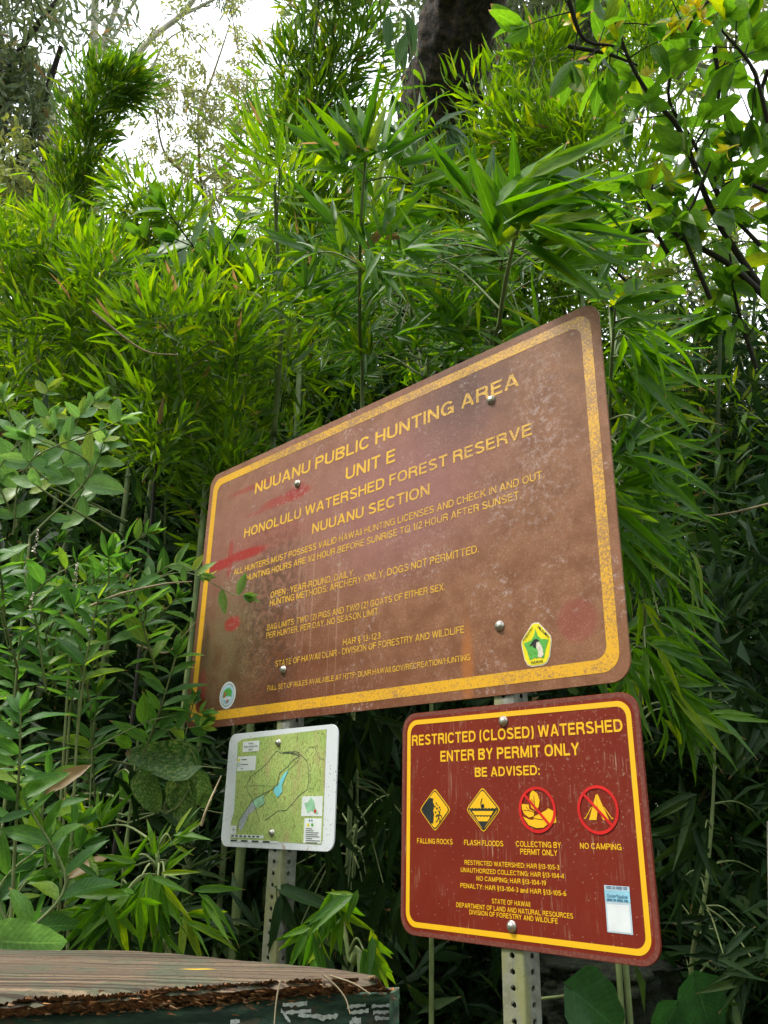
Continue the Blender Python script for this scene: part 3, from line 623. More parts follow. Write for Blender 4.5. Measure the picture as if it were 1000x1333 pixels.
for kind, (px, py) in (('rocks', (567, 1054)), ('flood', (629.5, 1054))):
    cx, cy = icon(px, py); q = lambda pts: [(cx + r * x, cy + r * y) for x, y in pts]
    d = flat('diamond_pictogram', [rr_diamond(cx, cy, r)], .0012, M['yel'], B.root); flat('outline', [rr_diamond(cx, cy, r * .94)], .0015, M['black'], d); flat('field', [rr_diamond(cx, cy, r * .87)], .0018, M['yel'], d)
    if kind == 'rocks':
        flat('cliff', [q([(-.86, .02), (-.5, .40), (-.28, .55), (-.08, .5), (-.12, .36), (-.02, .2), (-.1, -.05), (-.04, -.2), (-.08, -.45), (-.1, -.62), (-.3, -.62)])], .0021, M['black'], d)
        flat('falling_rock', [disc(cx + r * x, cy + r * y, r * s, 6) for x, y, s in ((.1, .28, .05), (.02, .14, .045), (.2, .2, .04), (.14, .05, .06), (.3, .1, .05), (.05, -.12, .05), (.1, -.3, .055), (.24, -.06, .035), (.36, 0, .04))], .0021, M['black'], d)
        flat('figure', [disc(cx + r * .3, cy + r * -.12, r * .055, 8)] + [k for s in ([(.3, -.18), (.24, -.36)], [(.24, -.36), (.34, -.46), (.3, -.58)], [(.24, -.36), (.18, -.48), (.08, -.56)], [(.28, -.22), (.42, -.28), (.44, -.38)], [(.28, -.22), (.18, -.28), (.14, -.2)]) for k in stroke(q(s), r * .05)], .0022, M['black'], d)
    else:
        wv = lambda y, a, x0, x1, n=26: [(x0 + (x1 - x0) * i / n, y + a * math.sin(i * 2.1)) for i in range(n + 1)]
        flat('water', [q(wv(.06, .022, -.84, .84) + [(0, -.84)])], .0021, M['black'], d)
        flat('water_band', [q(wv(-.06, .0, -.62, .62, 2) + [(.47, -.24), (-.47, -.24)]), q(wv(-.3, .02, -.42, .42, 14) + [(.26, -.5), (-.26, -.5)])], .0023, M['yel'], d)
        flat('swimmer', [disc(cx + r * .02, cy + r * .18, r * .075, 10), q([(-.1, .08), (-.06, .2), (.02, .16), (.1, .08)])] + stroke(q([(-.08, .12), (-.1, .3), (-.02, .48)]), r * .045), .0023, M['black'], d)
r = .0335
for kind, (px, py) in (('plant', (700, 1054)), ('tent', (779, 1054))):
    cx, cy = icon(px, py); q = lambda pts: [(cx + r * x, cy + r * y) for x, y in pts]
    n = 48; P1, P2 = disc(cx, cy, r, n), disc(cx, cy, r * .87, n)
    d = ring(B, 'prohibition_ring', P1, 0, .0020, M['red'], inner=P2)
    if kind == 'plant':
        flat('leaf_shape', [q([(-.2, .85), (.05, .7), (.16, .4), (.08, .1), (-.1, -.05), (-.32, .1), (-.4, .4), (-.34, .7)]), q([(-.85, .25), (-.45, .22), (-.42, .02), (-.16, -.08), (-.2, -.28), (-.45, -.34), (-.7, -.2), (-.82, 0)])], .0014, M['yel'], d)
        flat('hand_shape', [q([(-.8, -.3), (-.45, -.42), (-.22, -.44), (-.2, -.3), (.2, -.14), (.45, -.04), (.6, .06), (.98, -.12), (.98, -.55), (.55, -.6), (.3, -.76), (-.1, -.78), (-.5, -.66)])], .0014, M['yel'], d)
        flat('vein', sum([stroke(q(s), r * .025) for s in ([(-.15, .6), (-.12, .2), (-.16, -.1)], [(-.75, -.02), (-.4, -.05), (-.16, -.12)], [(-.22, -.36), (.1, -.42), (.36, -.4)], [(-.3, .45), (-.13, .3)], [(-.6, .12), (-.42, -.04)])], []), .0017, M['redface'], d)
    else:
        flat('tent', [q([(-.05, .62), (-.46, -.42), (-.1, -.42), (-.02, -.05)]), q([(-.05, .62), (.05, .62), (.5, -.42), (.22, -.42), (0, 0)])], .0014, M['yel'], d)
        flat('guy_line', stroke(q([(-.3, .1), (-.64, -.36)]), r * .035) + stroke(q([(.3, .1), (.64, -.36)]), r * .035) + stroke(q([(-.7, -.36), (-.58, -.3)]), r * .03) + stroke(q([(.7, -.36), (.58, -.3)]), r * .03), .0014, M['yel'], d)
    flat('slash', stroke(q([(-.66, .66), (.66, -.66)]), r * .12), .0023, M['red'], d)
# notice sticker (its square code is left out)
x0, y1 = B.uv(787, 1152); x1, y0 = B.uv(825, 1217)
st = flat('notice_sticker', [[(x0, y0), (x1, y0), (x1, y1), (x0, y1)]], .0013, M['sticker'], B.root); dx, dy = x1 - x0, y1 - y0
flat('sticker_field', [[(x0 + dx * .06, y0 + dy * .03), (x1 - dx * .06, y0 + dy * .03), (x1 - dx * .06, y0 + dy * .6), (x0 + dx * .06, y0 + dy * .6)]], .0016, M['white'], st)
flat('sticker_band', [[(x0, y0 + dy * .66), (x1, y0 + dy * .66), (x1, y0 + dy * .9), (x0, y0 + dy * .9)]], .0016, M['skyblue'], st)
text(B, 'OuterSpatial', x0 + dx * .1, x1 - dx * .1, y0 + dy * .74, dy * .075, M['inkblue'], .0019, st, bold=.13)
flat('small_print', [[(x0 + dx * a, y0 + dy * b), (x0 + dx * c_, y0 + dy * b), (x0 + dx * c_, y0 + dy * (b + .014)), (x0 + dx * a, y0 + dy * (b + .014))] for b in (.97, .935, .70, .675) for a, c_ in ((.08, .3), (.34, .44), (.48, .72), (.76, .92))], .0019, M['inkblue'], st)

# --- the map sign
w, h = Cs.w, Cs.h
t = NT('white_enamel'); o_ = t.obj(); dv = t.n('TexVoronoi', {'Vector': o_, 'Scale': 150.}); n_ = t.noise(o_, 40, 5)
g_ = t.ss(t.noise(o_, 16, 3), .42, .6); c = t.mix(t.math('MULTIPLY', t.ss(dv.outputs['Distance'], .14, .24, .8, 0.), g_), (.66, .68, .71), (.2, .14, .09))
c = t.mix(t.math('MULTIPLY', t.ss(n_, .55, .7), t.ss(t.n('SeparateXYZ', {0: o_}).outputs[1], .03, .0, 0., 1.)), c, (.4, .24, .12)); t.princ(c, .35, spec=.5); M['enamel'] = t.m
t = NT('topographic_map_print'); o_ = t.obj(); hgt = t.noise(t.map(o_, rot=(0, 0, .7), sc=(22, 9, 1)), 1, 5, .6)
ln = t.math('ABSOLUTE', t.math('SINE', t.math('MULTIPLY', hgt, 60.))); wd = t.noise(o_, 14, 3)
c = t.mix(t.ss(wd, .35, .65), (.44, .53, .17), (.33, .46, .13)); c = t.mix(t.ss(hgt, .52, .7), c, (.42, .38, .16)); c = t.mix(t.ss(ln, .05, .6, .85, 0.), c, (.17, .17, .04))
t.princ(c, .35); M['map'] = t.m
M['mapline'] = plain('map_line_ink', (.08, .08, .075), .5); M['lake'] = plain('lake_blue_print', (.2, .62, .68), .4, var=.1)
M['paper'] = plain('white_box_print', (.7, .72, .72), .4, var=.05); M['town'] = plain('grey_town_print', (.38, .4, .42), .5, var=.4, scale=500); M['palegreen'] = plain('pale_green_print', (.3, .55, .35), .4)
panel(Cs, 'panel', rrect(0, 0, w, h, .021), -.002, .0008, M['enamel'])
def mp(u, v): return (w * (.135 + .735 * u), h * (.045 + .875 * v))   # map square
# crop pixels of the enlarged photograph -> sign plane
def cp(x, y): return Cs.uv(280 + x * .17, 930 + y * .17)
sheet = flat('map_print', [[cp(215, 190), cp(858, 112), cp(828, 940), cp(815, 998), cp(490, 975), cp(490, 985), cp(120, 970), cp(125, 830), cp(150, 740), cp(178, 215)]], .0012, M['map'], Cs.root)
dd = lambda pts: [cp(*p) for p in pts]
flat('boundary_line', stroke(dd([(345, 825), (318, 730), (290, 650), (255, 595), (247, 545), (275, 480), (345, 425), (400, 380), (440, 320), (480, 280), (520, 300), (600, 295), (660, 310), (705, 350), (722, 420), (722, 490), (713, 570), (640, 630), (600, 680), (550, 735), (485, 738), (435, 780), (385, 812)]), .0013), .0016, M['mapline'], sheet)
flat('road_line', stroke(dd([(170, 900), (190, 810), (240, 740), (290, 660), (370, 610), (440, 575), (480, 540), (500, 450), (560, 400), (600, 350), (655, 320), (560, 290), (520, 290), (620, 285), (650, 292)]), .0012) + stroke(dd([(655, 335), (610, 390), (560, 430), (525, 480), (500, 520), (470, 560), (400, 605), (370, 640), (385, 680), (350, 715)]), .0009) + stroke(dd([(690, 300), (730, 250), (770, 250), (800, 330), (840, 350)]), .0009) + stroke(dd([(247, 545), (455, 548)]), .0006) + stroke(dd([(720, 565), (760, 568)]), .0008), .0019, M['mapline'], sheet)
flat('ridge_dots', [disc(*cp(*p), .0011, 6) for p in ((365, 430), (373, 450), (382, 470), (390, 490), (398, 510), (405, 530), (445, 620), (453, 638), (462, 655), (470, 672), (478, 690), (487, 707), (733, 400), (733, 430), (733, 460), (733, 490), (733, 520))], .0017, M['mapline'], sheet)
flat('lake', [dd([(455, 590), (478, 632), (492, 630), (520, 590), (518, 545), (535, 500), (570, 425), (540, 450), (510, 490), (492, 540), (465, 560)])], .0022, M['lake'], sheet)
flat('town_area', [dd([(185, 840), (210, 780), (250, 720), (290, 670), (330, 690), (300, 740), (260, 770), (215, 880), (190, 890)])], .0015, M['town'], sheet)
flat('park_area', [dd([(300, 650), (380, 620), (385, 680), (330, 715), (300, 690)])], .0016, M['palegreen'], sheet)
flat('start_mark', [disc(*cp(435, 592), .0026, 5)], .0024, M['lemon'], sheet)
def box(x0, y0, x1, y1, name='white_box', dz=.0016):
    a, b = cp(x0, y0), cp(x1, y1); return flat(name, [[(a[0], b[1]), (b[0], b[1]), (b[0], a[1]), (a[0], a[1])]], dz, M['paper'], sheet), a, b
bx, a, b = box(220, 210, 340, 280)
for i, s in enumerate(('Nuuanu', 'Public Hunting Area', 'Unit E')):
    ww = (b[0] - a[0]) * (.3, .82, .26)[i]; mxx = (a[0] + b[0]) / 2; text(Cs, s, mxx - ww / 2, mxx + ww / 2, a[1] + (b[1] - a[1]) * (.3, .6, .88)[i], .0042, M['black'], .002, sheet, bold=.13)
bx, a, b = box(180, 325, 312, 428)
flat('legend_mark', [disc(a[0] + .006, a[1] - .007, .0032, 12)], .002, M['lemon'], sheet)
flat('legend_frame', stroke([(a[0] + .002, a[1] - .02), (a[0] + .011, a[1] - .02), (a[0] + .011, a[1] - .014), (a[0] + .002, a[1] - .014)], .0008, True), .002, M['inkblue'], sheet)
flat('legend_text', [[(a[0] + .015, a[1] - y_), (a[0] + .015 + l_, a[1] - y_), (a[0] + .015 + l_, a[1] - y_ + .0016), (a[0] + .015, a[1] - y_ + .0016)] for y_, l_ in ((.0075, .018), (.018, .025), (.026, .006))], .002, M['mapline'], sheet)
bx, a, b = box(672, 628, 825, 780)
flat('island_shape', [dd([(690, 680), (720, 670), (740, 632), (765, 665), (772, 710), (800, 765), (770, 760), (745, 735), (712, 758)])], .002, M['palegreen'], sheet)
flat('island_mark', [disc(*cp(773, 741), .0034, 12)], .0023, M['red'], sheet)
bx, a, b = box(690, 795, 815, 990)
for k, (xx, cm) in enumerate(((718, 'lemon'), (750, 'green'))): flat('agency_seal', [disc(*cp(xx, 846), .0034, 12)], .002, M[cm], sheet)
flat('agency_mark', [disc(*cp(730, 812), .0022, 5), disc(*cp(748, 812), .0022, 5)], .002, M['inkblue'], sheet)
fine_ = []
for k in range(8): p0, p1 = cp(700, 872 + k * 15), cp(700 + (50, 60, 100, 90, 105, 50, 110, 90)[k], 872 + k * 15 + 5); fine_.append([(p0[0], p0[1]), (p1[0], p0[1]), (p1[0], p0[1] - .0013), (p0[0], p0[1] - .0013)])
flat('credit_text', fine_, .002, M['mapline'], sheet)
for (x0_, y0_, x1_, y1_), nseg in (((125, 918, 375, 950), 7), ((120, 955, 488, 988), 4)):
    bx, a, b = box(x0_, y0_, x1_, y1_); ym = (a[1] + b[1]) / 2; seg = (b[0] - a[0]) * .9 / nseg
    flat('scale_bar', [[(a[0] + .003 + seg * i, ym - .0015), (a[0] + .003 + seg * (i + .62), ym - .0015), (a[0] + .003 + seg * (i + .62), ym + .0015), (a[0] + .003 + seg * i, ym + .0015)] for i in range(nseg)], .002, M['black'], sheet)
box(128, 850, 165, 915); flat('compass', stroke([cp(146, 860), cp(146, 905)], .001) + stroke([cp(133, 884), cp(160, 881)], .001), .002, M['mapline'], sheet)
for b in ((363.5, 967), (355, 1084)): bolt(Cs, *b, r=.006)

# --- perforated square posts
t = NT('galvanised_steel_lichen'); o_ = t.obj(); n_ = t.noise(o_, 70, 6, .7); n2 = t.noise(t.map(o_, sc=(1, 1, .3)), 16, 5)
c = t.mix(t.ss(n_, .3, .7), (.16, .16, .14), (.32, .32, .28)); c = t.mix(t.ss(n2, .46, .62, 0., .8), c, (.27, .27, .10)); c = t.mix(t.ss(t.noise(o_, 220, 4), .62, .7, 0., .7), c, (.10, .09, .05))
t.princ(c, .62, t.bump(n_, .4, .002), metal=.25); M['galv'] = t.m
def post(name, S, px, py, ztop, label):
    """2 inch square tube standing behind the sign plane, real holes every inch"""
    x, _ = S.uv(px, py); a = .0425; c0 = S.o + U3 * x - N3 * (.0028 + a / 2); c0 = np.array([c0[0], c0[1], 0.])
    root = empty(name, c0, label, 'post'); V = []; Fc = []; p = .0212; hr = .0047; nseg = int(ztop / p); th = .003
    for face, (nv, tv) in enumerate(((N3, U3), (U3, -N3), (-N3, -U3), (-U3, N3))):
        for s in range(nseg):
            z0 = s * p; b = len(V); zc = z0 + p / 2; wy = a / 2 - .004
            outer = [(-wy, z0), (0, z0), (wy, z0), (wy, zc), (wy, z0 + p), (0, z0 + p), (-wy, z0 + p), (-wy, zc)]
            angs = [math.atan2(v - zc, u) for u, v in outer]
            for u, v in outer: V.append(nv * a / 2 + tv * u + UP * v)
            for q in angs: V.append(nv * a / 2 + tv * math.cos(q) * hr + UP * (zc + math.sin(q) * hr))
            for q in angs: V.append(nv * (a / 2 - th) + tv * math.cos(q) * hr + UP * (zc + math.sin(q) * hr))
            for i in range(8): j = (i + 1) % 8; Fc += [(b + i, b + j, b + 8 + j, b + 8 + i), (b + 8 + i, b + 8 + j, b + 16 + j, b + 16 + i)]
        # rounded corner strip to the next face
        nn, tt = ((U3, -N3), (-N3, -U3), (-U3, N3), (N3, U3))[face]; b = len(V); K = 4; R = .004
        cc = nv * (a / 2 - R) + tv * (a / 2 - R)
        for k in range(K + 1):
            d = nv * math.cos(k * PI / 2 / K) + tv * math.sin(k * PI / 2 / K)
            V.append(cc + d * R); V.append(cc + d * R + UP * nseg * p)
        for k in range(K): Fc.append((b + 2 * k, b + 2 * k + 2, b + 2 * k + 3, b + 2 * k + 1))
    link('tube', mesh('tube', V, Fc), M['galv'], root)
    return root
post('sign_post', A, 379, 750, 1.35 + .55, 'perforated square steel post carrying the left of the brown sign and the map')
post('sign_post', A, 646, 668, 1.35 + .62, 'perforated square steel post carrying the right of the brown sign and the dark red sign')

# ------------------------------------------------------------ weathered timber in front
ZT = ZC - .10
t = NT('weathered_green_paint'); o_ = t.obj(); gr = t.noise(t.map(o_, rot=(0, 0, .12), sc=(1.2, 230, 0)), 1, 2, .6, 0); g2 = t.noise(t.map(o_, rot=(0, 0, .12), sc=(1.0, 60, 0)), 1, 3, .7, 0); pt = t.noise(t.map(o_, rot=(0, 0, .12), sc=(5, 22, 0)), 1.3, 6, .75, .1); sp_ = t.noise(o_, 230, 4, .75)
c = t.mix(t.ss(gr, .3, .7), (.085, .06, .04), (.16, .115, .075)); c = t.mix(t.ss(g2, .52, .66, 0., .6), c, (.34, .23, .14)); c = t.mix(t.ss(t.noise(o_, 14, 6, .7), .46, .58, 0., .55), c, (.065, .10, .06)); c = t.mix(t.ss(t.noise(o_, 30, 6, .75), .58, .66, 0., .6), c, (.13, .05, .022)); c = t.mix(t.ss(g2, .40, .32, 0., .7), c, (.11, .04, .02))
c = t.mix(t.ss(sp_, .52, .66, 0., .6), c, (.045, .033, .022)); ck = t.noise(t.map(o_, rot=(0, 0, .12), sc=(1.2, 150, 0)), 1, 2, .6, 0); c = t.mix(t.ss(ck, .55, .61, 0., .8), c, (.03, .02, .014))
c = t.mix(ell(t, o_, .07, .03, .011, .003, .5), c, (.6, .38, .03))
hh = t.math('ADD', t.math('MULTIPLY', gr, .5), t.math('SUBTRACT', g2, ck)); t.princ(c, .85, t.bump(hh, .8, .006), spec=.25); M['timbertop'] = t.m
t = NT('dark_green_paint'); o_ = t.obj(); gr = t.noise(t.map(o_, sc=(12, 60, 90)), 1, 6, .65)
c = t.mix(t.ss(gr, .4, .7), (.010, .035, .022), (.07, .15, .085)); c = t.mix(t.ss(t.noise(t.map(o_, sc=(20, 60, 90)), 1, 5), .53, .62, 0., .75), c, (.11, .075, .045)); t.princ(c, .6, t.bump(gr, .5, .004)); M['timberfront'] = t.m
M['rot'] = plain('rotten_wood', (.26, .11, .04), .9, var=.8, scale=160, bumpst=.8); M['rotl'] = plain('pale_splinter', (.24, .13, .06), .85, var=.4, scale=90, bumpst=.6)
M['whitepaint'] = plain('white_spray_paint', (.6, .62, .6), .6, var=.15)
bk = catmull([on_z(-330, 1222, ZT), on_z(0, 1232, ZT), on_z(168, 1235, ZT), on_z(336, 1249, ZT), on_z(430, 1259, ZT), on_z(486, 1270, ZT)], 10)
fr = catmull([on_z(-330, 1345, ZT), on_z(0, 1303, ZT), on_z(140, 1294, ZT), on_z(224, 1286, ZT), on_z(364, 1277, ZT), on_z(492, 1273, ZT)], 10)
ff = [p + np.array([.004, -.03, 0]) * 1.0 for p in fr]
root = empty('weathered_timber', (-.2, .65, 0), 'weathered green-painted timber with a rotted splintered edge, below the signs at lower left', 'timber block')
org = np.array([-.2, .65, 0.]); V = []; Q = []; n = len(bk); K = 14
for i in range(n):
    for k in range(K + 1):
        s = k / K; p = bk[i] * (1 - s) + fr[i] * s; z = .0003 * math.sin(p[0] * 30 + s * 9) + rng.normal() * .00012 - (.004 if k == K else 0) - (.003 if k == 0 else 0)
        if k == K: p = p + np.array([0, rng.normal() * .004, 0])
        V.append(p + UP * z - org)
for i in range(n - 1):
    for k in range(K): b = i * (K + 1) + k; Q.append((b, b + 1, b + K + 2, b + K + 1))
link('top_face', np_mesh('top_face', np.array(V), np.array(Q)), M['timbertop'], root)
# front face: boards of grain standing proud, rotted recess between top and face
V = []; Q = []; fpts = [on_z(-330, 1370, ZT - .012), on_z(0, 1322, ZT - .012), on_z(150, 1312, ZT - .012), on_z(300, 1304, ZT - .012), on_z(420, 1292, ZT - .012), on_z(520, 1287, ZT - .012)]
fc = catmull(fpts, 12); n = len(fc); rows = 30
for i in range(n):
    for k in range(rows + 1):
        dz = .16 * k / rows; w_ = .0035 * math.sin(k * 2.1 + .35 * math.sin(i * .3)) + rng.normal() * .0004
        V.append(fc[i] + np.array([0, -w_ - dz * .05, -dz]) + (np.array([0, .006, 0]) if k == 0 else 0) - org)
for i in range(n - 1):
    for k in range(rows): b = i * (rows + 1) + k; Q.append((b, b + rows + 1, b + rows + 2, b + 1))
# end face
b = len(V); e0 = fc[-1]; e1 = bk[-1]
V += [e0 - org, e0 + np.array([0, 0, -.16]) - org, e1 + np.array([.012, .0, -.16]) - org, e1 + np.array([.012, 0, -.012]) - org]; Q.append((b, b + 1, b + 2, b + 3))
b = len(V); V += [e0 - org]; 
link('front_face', np_mesh('front_face', np.array(V[:-1]), np.array(Q), smooth=False), M['timberfront'], root)
V = []; Q = []
from mathutils import noise as _mn
mnoise0 = lambda a, b: _mn.noise(Vector((a, b, .3)))
NR, KR = 420, 9; fr_, fc_ = along(fr, NR), along(fc, NR)
for i in range(NR):
    top = fr_[i]
    for k in range(KR):
        q = k / (KR - 1); p = top * (1 - q) + fc_[i] * q; V.append(p + np.array([0, .012 * math.sin(q * PI), -.006 * math.sin(q * PI)]) + np.array([0, -abs(rng.normal()) * .0015, rng.normal() * .0005]) + np.array([0, -.004, .002]) * mnoise0(i * .09, k * .8) - org)
for i in range(NR - 1):
    for k in range(KR - 1): b = i * KR + k; Q.append((b, b + 1, b + KR + 1, b + KR))
link('rotted_edge', np_mesh('rotted_edge', np.array(V), np.array(Q), smooth=False), M['rot'], root)
for nm, mt, cnt in (('splinters', 'rot', 260), ('pale_splinters', 'rotl', 150)):
    V = []; Fc = []
    for k in range(cnt):
        i = random.random(); top = np.array(fr[int(i * (len(fr) - 1))]); bot = np.array(fc[int(i * (n - 1))]); q = random.random(); c0 = top * (1 - q) + bot * q + np.array([0, -.002, -.002]) + rng.normal(size=3) * .0018
        d = unit(np.array([1, rng.normal() * .3, rng.normal() * .22])); l = random.uniform(.002, .008); a = unit(np.cross(d, rvec())) * random.uniform(.0004, .0011); c_ = np.cross(d, a)
        b = len(V); V += [c0 + a - org, c0 - a * .5 + c_ - org, c0 - a * .5 - c_ - org, c0 + d * l - org]; Fc += [(b, b + 1, b + 3), (b + 1, b + 2, b + 3), (b + 2, b, b + 3)]
    o = link(nm, mesh(nm, V, Fc), M[mt], root); o['kind'] = 'stuff'
# white spray marks on the front
V = []; Fc = []
for px0, py0, px1, py1 in ((368, 1308, 400, 1306), (366, 1315, 378, 1330), (372, 1318, 405, 1316), (388, 1322, 420, 1323), (415, 1326, 440, 1322), (452, 1310, 476, 1309), (456, 1318, 480, 1316), (458, 1326, 470, 1328), (484, 1310, 508, 1309), (486, 1318, 509, 1317), (488, 1325, 507, 1326), (455, 1331, 470, 1331), (300, 1330, 312, 1330)):
    b = len(V); m_ = 9
    for k in range(m_):
        s = k / (m_ - 1); px = px0 + (px1 - px0) * s; py = py0 + (py1 - py0) * s + random.uniform(-.5, .5); d_ = fc[min(n - 1, max(0, int(np.argmin([abs(to_px(q)[0] - px) for q in fc]))))]
        vdir = RX * ((px - 500) / F) + DN * ((py - 666.5) / F) + _fwd; c0 = CAM + vdir * ((d_[1] - .0042) / vdir[1]); rr = random.uniform(.0006, .0017)
        V += [c0 + np.array([0, 0, rr]) - org, c0 - np.array([0, 0, rr * random.uniform(.6, 1.4)]) - org]
    Fc += [(b + 2 * k, b + 2 * k + 1, b + 2 * k + 3, b + 2 * k + 2) for k in range(m_ - 1)]
link('white_paint_marks', mesh('white_paint_marks', V, Fc), M['whitepaint'], root)['kind'] = 'stuff'
for i, pts in enumerate(([(366, 1275), (362, 1290), (359, 1310), (357, 1335)], [(420, 1268), (438, 1284), (450, 1300), (456, 1320)], [(430, 1270), (460, 1280), (482, 1294)])):
    T = Tubes(); T.add(catmull([at(x, y, .60) for x, y in pts], 4), .0006, .0004, 5)
    o = T.build('grass_stem', 'drytwig'); tag(o, 'dry grass stem hanging over the green timber, ' + ('leftmost, dropping straight down', 'the curved middle one', 'rightmost and shortest, near the timber end')[i], 'dry stem', 'dry stems hanging over the timber')
# ------------------------------------------------------------ vegetation
def ap(*pts): return [at(*p) for p in pts]
def ground_below(p, dz=0): return np.array([p[0], p[1], max(0, (p[1] - 9) * .22)])
# fill masses -------------------------------------------------------------
def mass(name, n, x0, x1, y0, y1, d0, d1, L, wr, kind, mat, tpls, clump=.25, dens=None, parent=None, kindtag='stuff', per=14, upb=.3):
    P = []; D = []; Nn = []; nc = n // per
    while len(P) < nc:
        px, py = random.uniform(x0, x1), random.uniform(y0, y1)
        if dens and random.random() > dens(px, py): continue
        d = random.uniform(d0 ** 2, d1 ** 2) ** .5; c = at(px, py, d)
        if c[2] < .05: continue
        P.append(c)
    P = np.repeat(np.array(P), per, 0); m_ = len(P); ax = np.repeat(rng.normal(size=(nc, 3)) + np.array([0, 0, upb * 3]), per, 0); ax /= np.linalg.norm(ax, axis=1, keepdims=True)
    P = P + rng.normal(size=(m_, 3)) * clump * .5; D = ax + rng.normal(size=(m_, 3)) * .7; Nn = rng.normal(size=(m_, 3)) + UP * 1.2
    Ls = L * rng.uniform(.6, 1.15, m_); o = joined(name, P, D, Nn, Ls, Ls * wr * rng.uniform(.8, 1.2, m_), tpls, mat, parent)
    o['kind'] = kindtag; return o
sky_gap = lambda px, py: min(1, max(.0, (py - 470) / 250))
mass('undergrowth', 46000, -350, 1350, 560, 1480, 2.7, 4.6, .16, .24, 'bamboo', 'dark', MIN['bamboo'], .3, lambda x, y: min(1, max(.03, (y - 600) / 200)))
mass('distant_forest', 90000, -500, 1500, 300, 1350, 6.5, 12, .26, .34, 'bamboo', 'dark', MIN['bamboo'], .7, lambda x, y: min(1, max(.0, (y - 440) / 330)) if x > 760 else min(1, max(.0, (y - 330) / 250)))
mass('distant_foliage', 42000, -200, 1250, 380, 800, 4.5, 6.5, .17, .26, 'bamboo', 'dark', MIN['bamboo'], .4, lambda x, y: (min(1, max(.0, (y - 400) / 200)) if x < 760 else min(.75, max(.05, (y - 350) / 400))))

mass('background_bamboo', 34000, -60, 800, 150, 640, 4.4, 6.2, .13, .17, 'bamboo', 'bam', LO['bamboo'], .34, lambda x, y: (1. if y > 330 + max(0, 300 - x) * .0 + 0 else .0) if x < 340 else (1. if y > 150 + abs(x - 600) * .35 else .1), upb=.7, per=28)
def ring_mass(n, per=12):  # unseen leaf ring, added to block low sky light and deepen lower shade
    P = []
    while len(P) < n // per:
        a = random.uniform(-PI, PI); r = random.uniform(8.5, 14)
        if abs(a) < .72: continue
        P.append((r * math.sin(a), r * math.cos(a) * 1.0, random.uniform(0, 1) ** .8 * (8.5 + 2 * math.sin(a * 5))))
    P = np.repeat(np.array(P), per, 0); m_ = len(P); P = P + rng.normal(size=(m_, 3)) * .45; Ls = .5 * rng.uniform(.6, 1.2, m_)
    o = joined('unseen_forest_screen', P, rng.normal(size=(m_, 3)), rng.normal(size=(m_, 3)) + UP, Ls, Ls * .45, MIN['lance'], 'tree'); o['kind'] = 'stuff'
ring_mass(30000)
# bamboo ------------------------------------------------------------------
def bamboo(label, culm, mat='bam', L=.13, wr=.14, r=.012, tn=7, tR=.16, tl=34, group=None, cap=90, t0=.25, t1=1., side=.18, culmmat='culm', base=True, mode='tuft', ntw=4, nl=5, d_=None, upb=.55, minpx=14):
    b = ground_below(culm[0]); p = Plant('bamboo', b, label, 'bamboo', mat, 'bamboo', group, 'twig', cap, minpx)
    pts = ([b] if base else []) + list(culm); p.trunk(pts, r, r * .35, 'culm', culmmat, 8, 4, 8)
    Q = along(culm, 60)
    for i in range(tn):
        t = t0 + (t1 - t0) * i / max(1, tn - 1) + random.uniform(-.02, .02); k = int(max(0, min(58, t * 59))); c = Q[k]; ax = unit(Q[k + 1] - Q[k])
        o = unit(rvec() * [1, 1, .3]) * side * random.uniform(.3, 1.2) * (1 - .6 * (t > .93)); e = c + o + UP * side * .5
        p.twig([c, (c + e) / 2 + UP * .03, e], .003, .0015, 3)
        if mode == 'tuft': tuft(p, e, unit(ax + UP * .6 + o * 1.5), tR * random.uniform(.75, 1.2), int(tl * 1.35), L, wr, upb)
        else: spray(p, e, unit(o * 2 + (d_ if d_ is not None else UP)), L * 1.5, ntw, nl, L, .75, wr)
    p.finish(); return p
# tall plume at upper left
bamboo('tall narrow plume of dark bamboo standing against the sky at upper left', ap((95, 520, 4.6), (98, 400, 4.6), (95, 300, 4.6), (112, 210, 4.6), (135, 130, 4.6), (168, 112, 4.6)), 'colbam', .095, .16, .014, 20, .15, 90, cap=150, t0=.35, side=.07, upb=.9)
# tall plume at top centre
bamboo('tall leafy bamboo plume at top centre, left of the thick dark trunk', ap((388, 520, 3.6), (385, 380, 3.6), (392, 250, 3.6), (398, 130, 3.7), (410, 40, 3.8), (425, -90, 3.9)), 'colbam', .10, .15, .013, 30, .17, 105, cap=210, t0=.2, side=.17, upb=.8)
for i, (a, lab, n_, sp) in enumerate((
    (ap((30, 640, 3.6), (20, 480, 3.6), (18, 380, 3.6), (28, 335, 3.7)), 'bright bamboo at the left edge halfway up the photo, left of the tall plume', 9, .26),
    (ap((95, 640, 3.3), (85, 500, 3.3), (70, 400, 3.4), (72, 350, 3.4)), 'bright bushy bamboo below the tall dark plume at left', 10, .2),
    (ap((165, 640, 3.0), (150, 520, 3.0), (140, 440, 3.), (150, 395, 3.)), 'bamboo with silvery leaf backs right of the bushy left clump', 9, .2),
    (ap((262, 700, 2.6), (255, 600, 2.6), (235, 500, 2.6), (222, 415, 2.6)), 'bamboo with a bright feathery top above the upper left corner of the brown sign', 11, .17),
    (ap((330, 640, 3.0), (318, 520, 3.0), (300, 450, 3.), (290, 400, 3.)), 'bamboo between the feathery top and the pale upright culm', 8, .2),
    (ap((215, 480, 3.8), (205, 380, 3.8), (190, 300, 3.8), (150, 290, 3.8)), 'short bamboo below the leafy gap in the sky left of centre', 7, .2),
)):
    bamboo(lab, a, 'bam', .095, .17, .01, n_ + 6, .16, 78, 'small-leaved bamboo left of the signs', cap=120, t0=.05, side=sp, upb=.6)
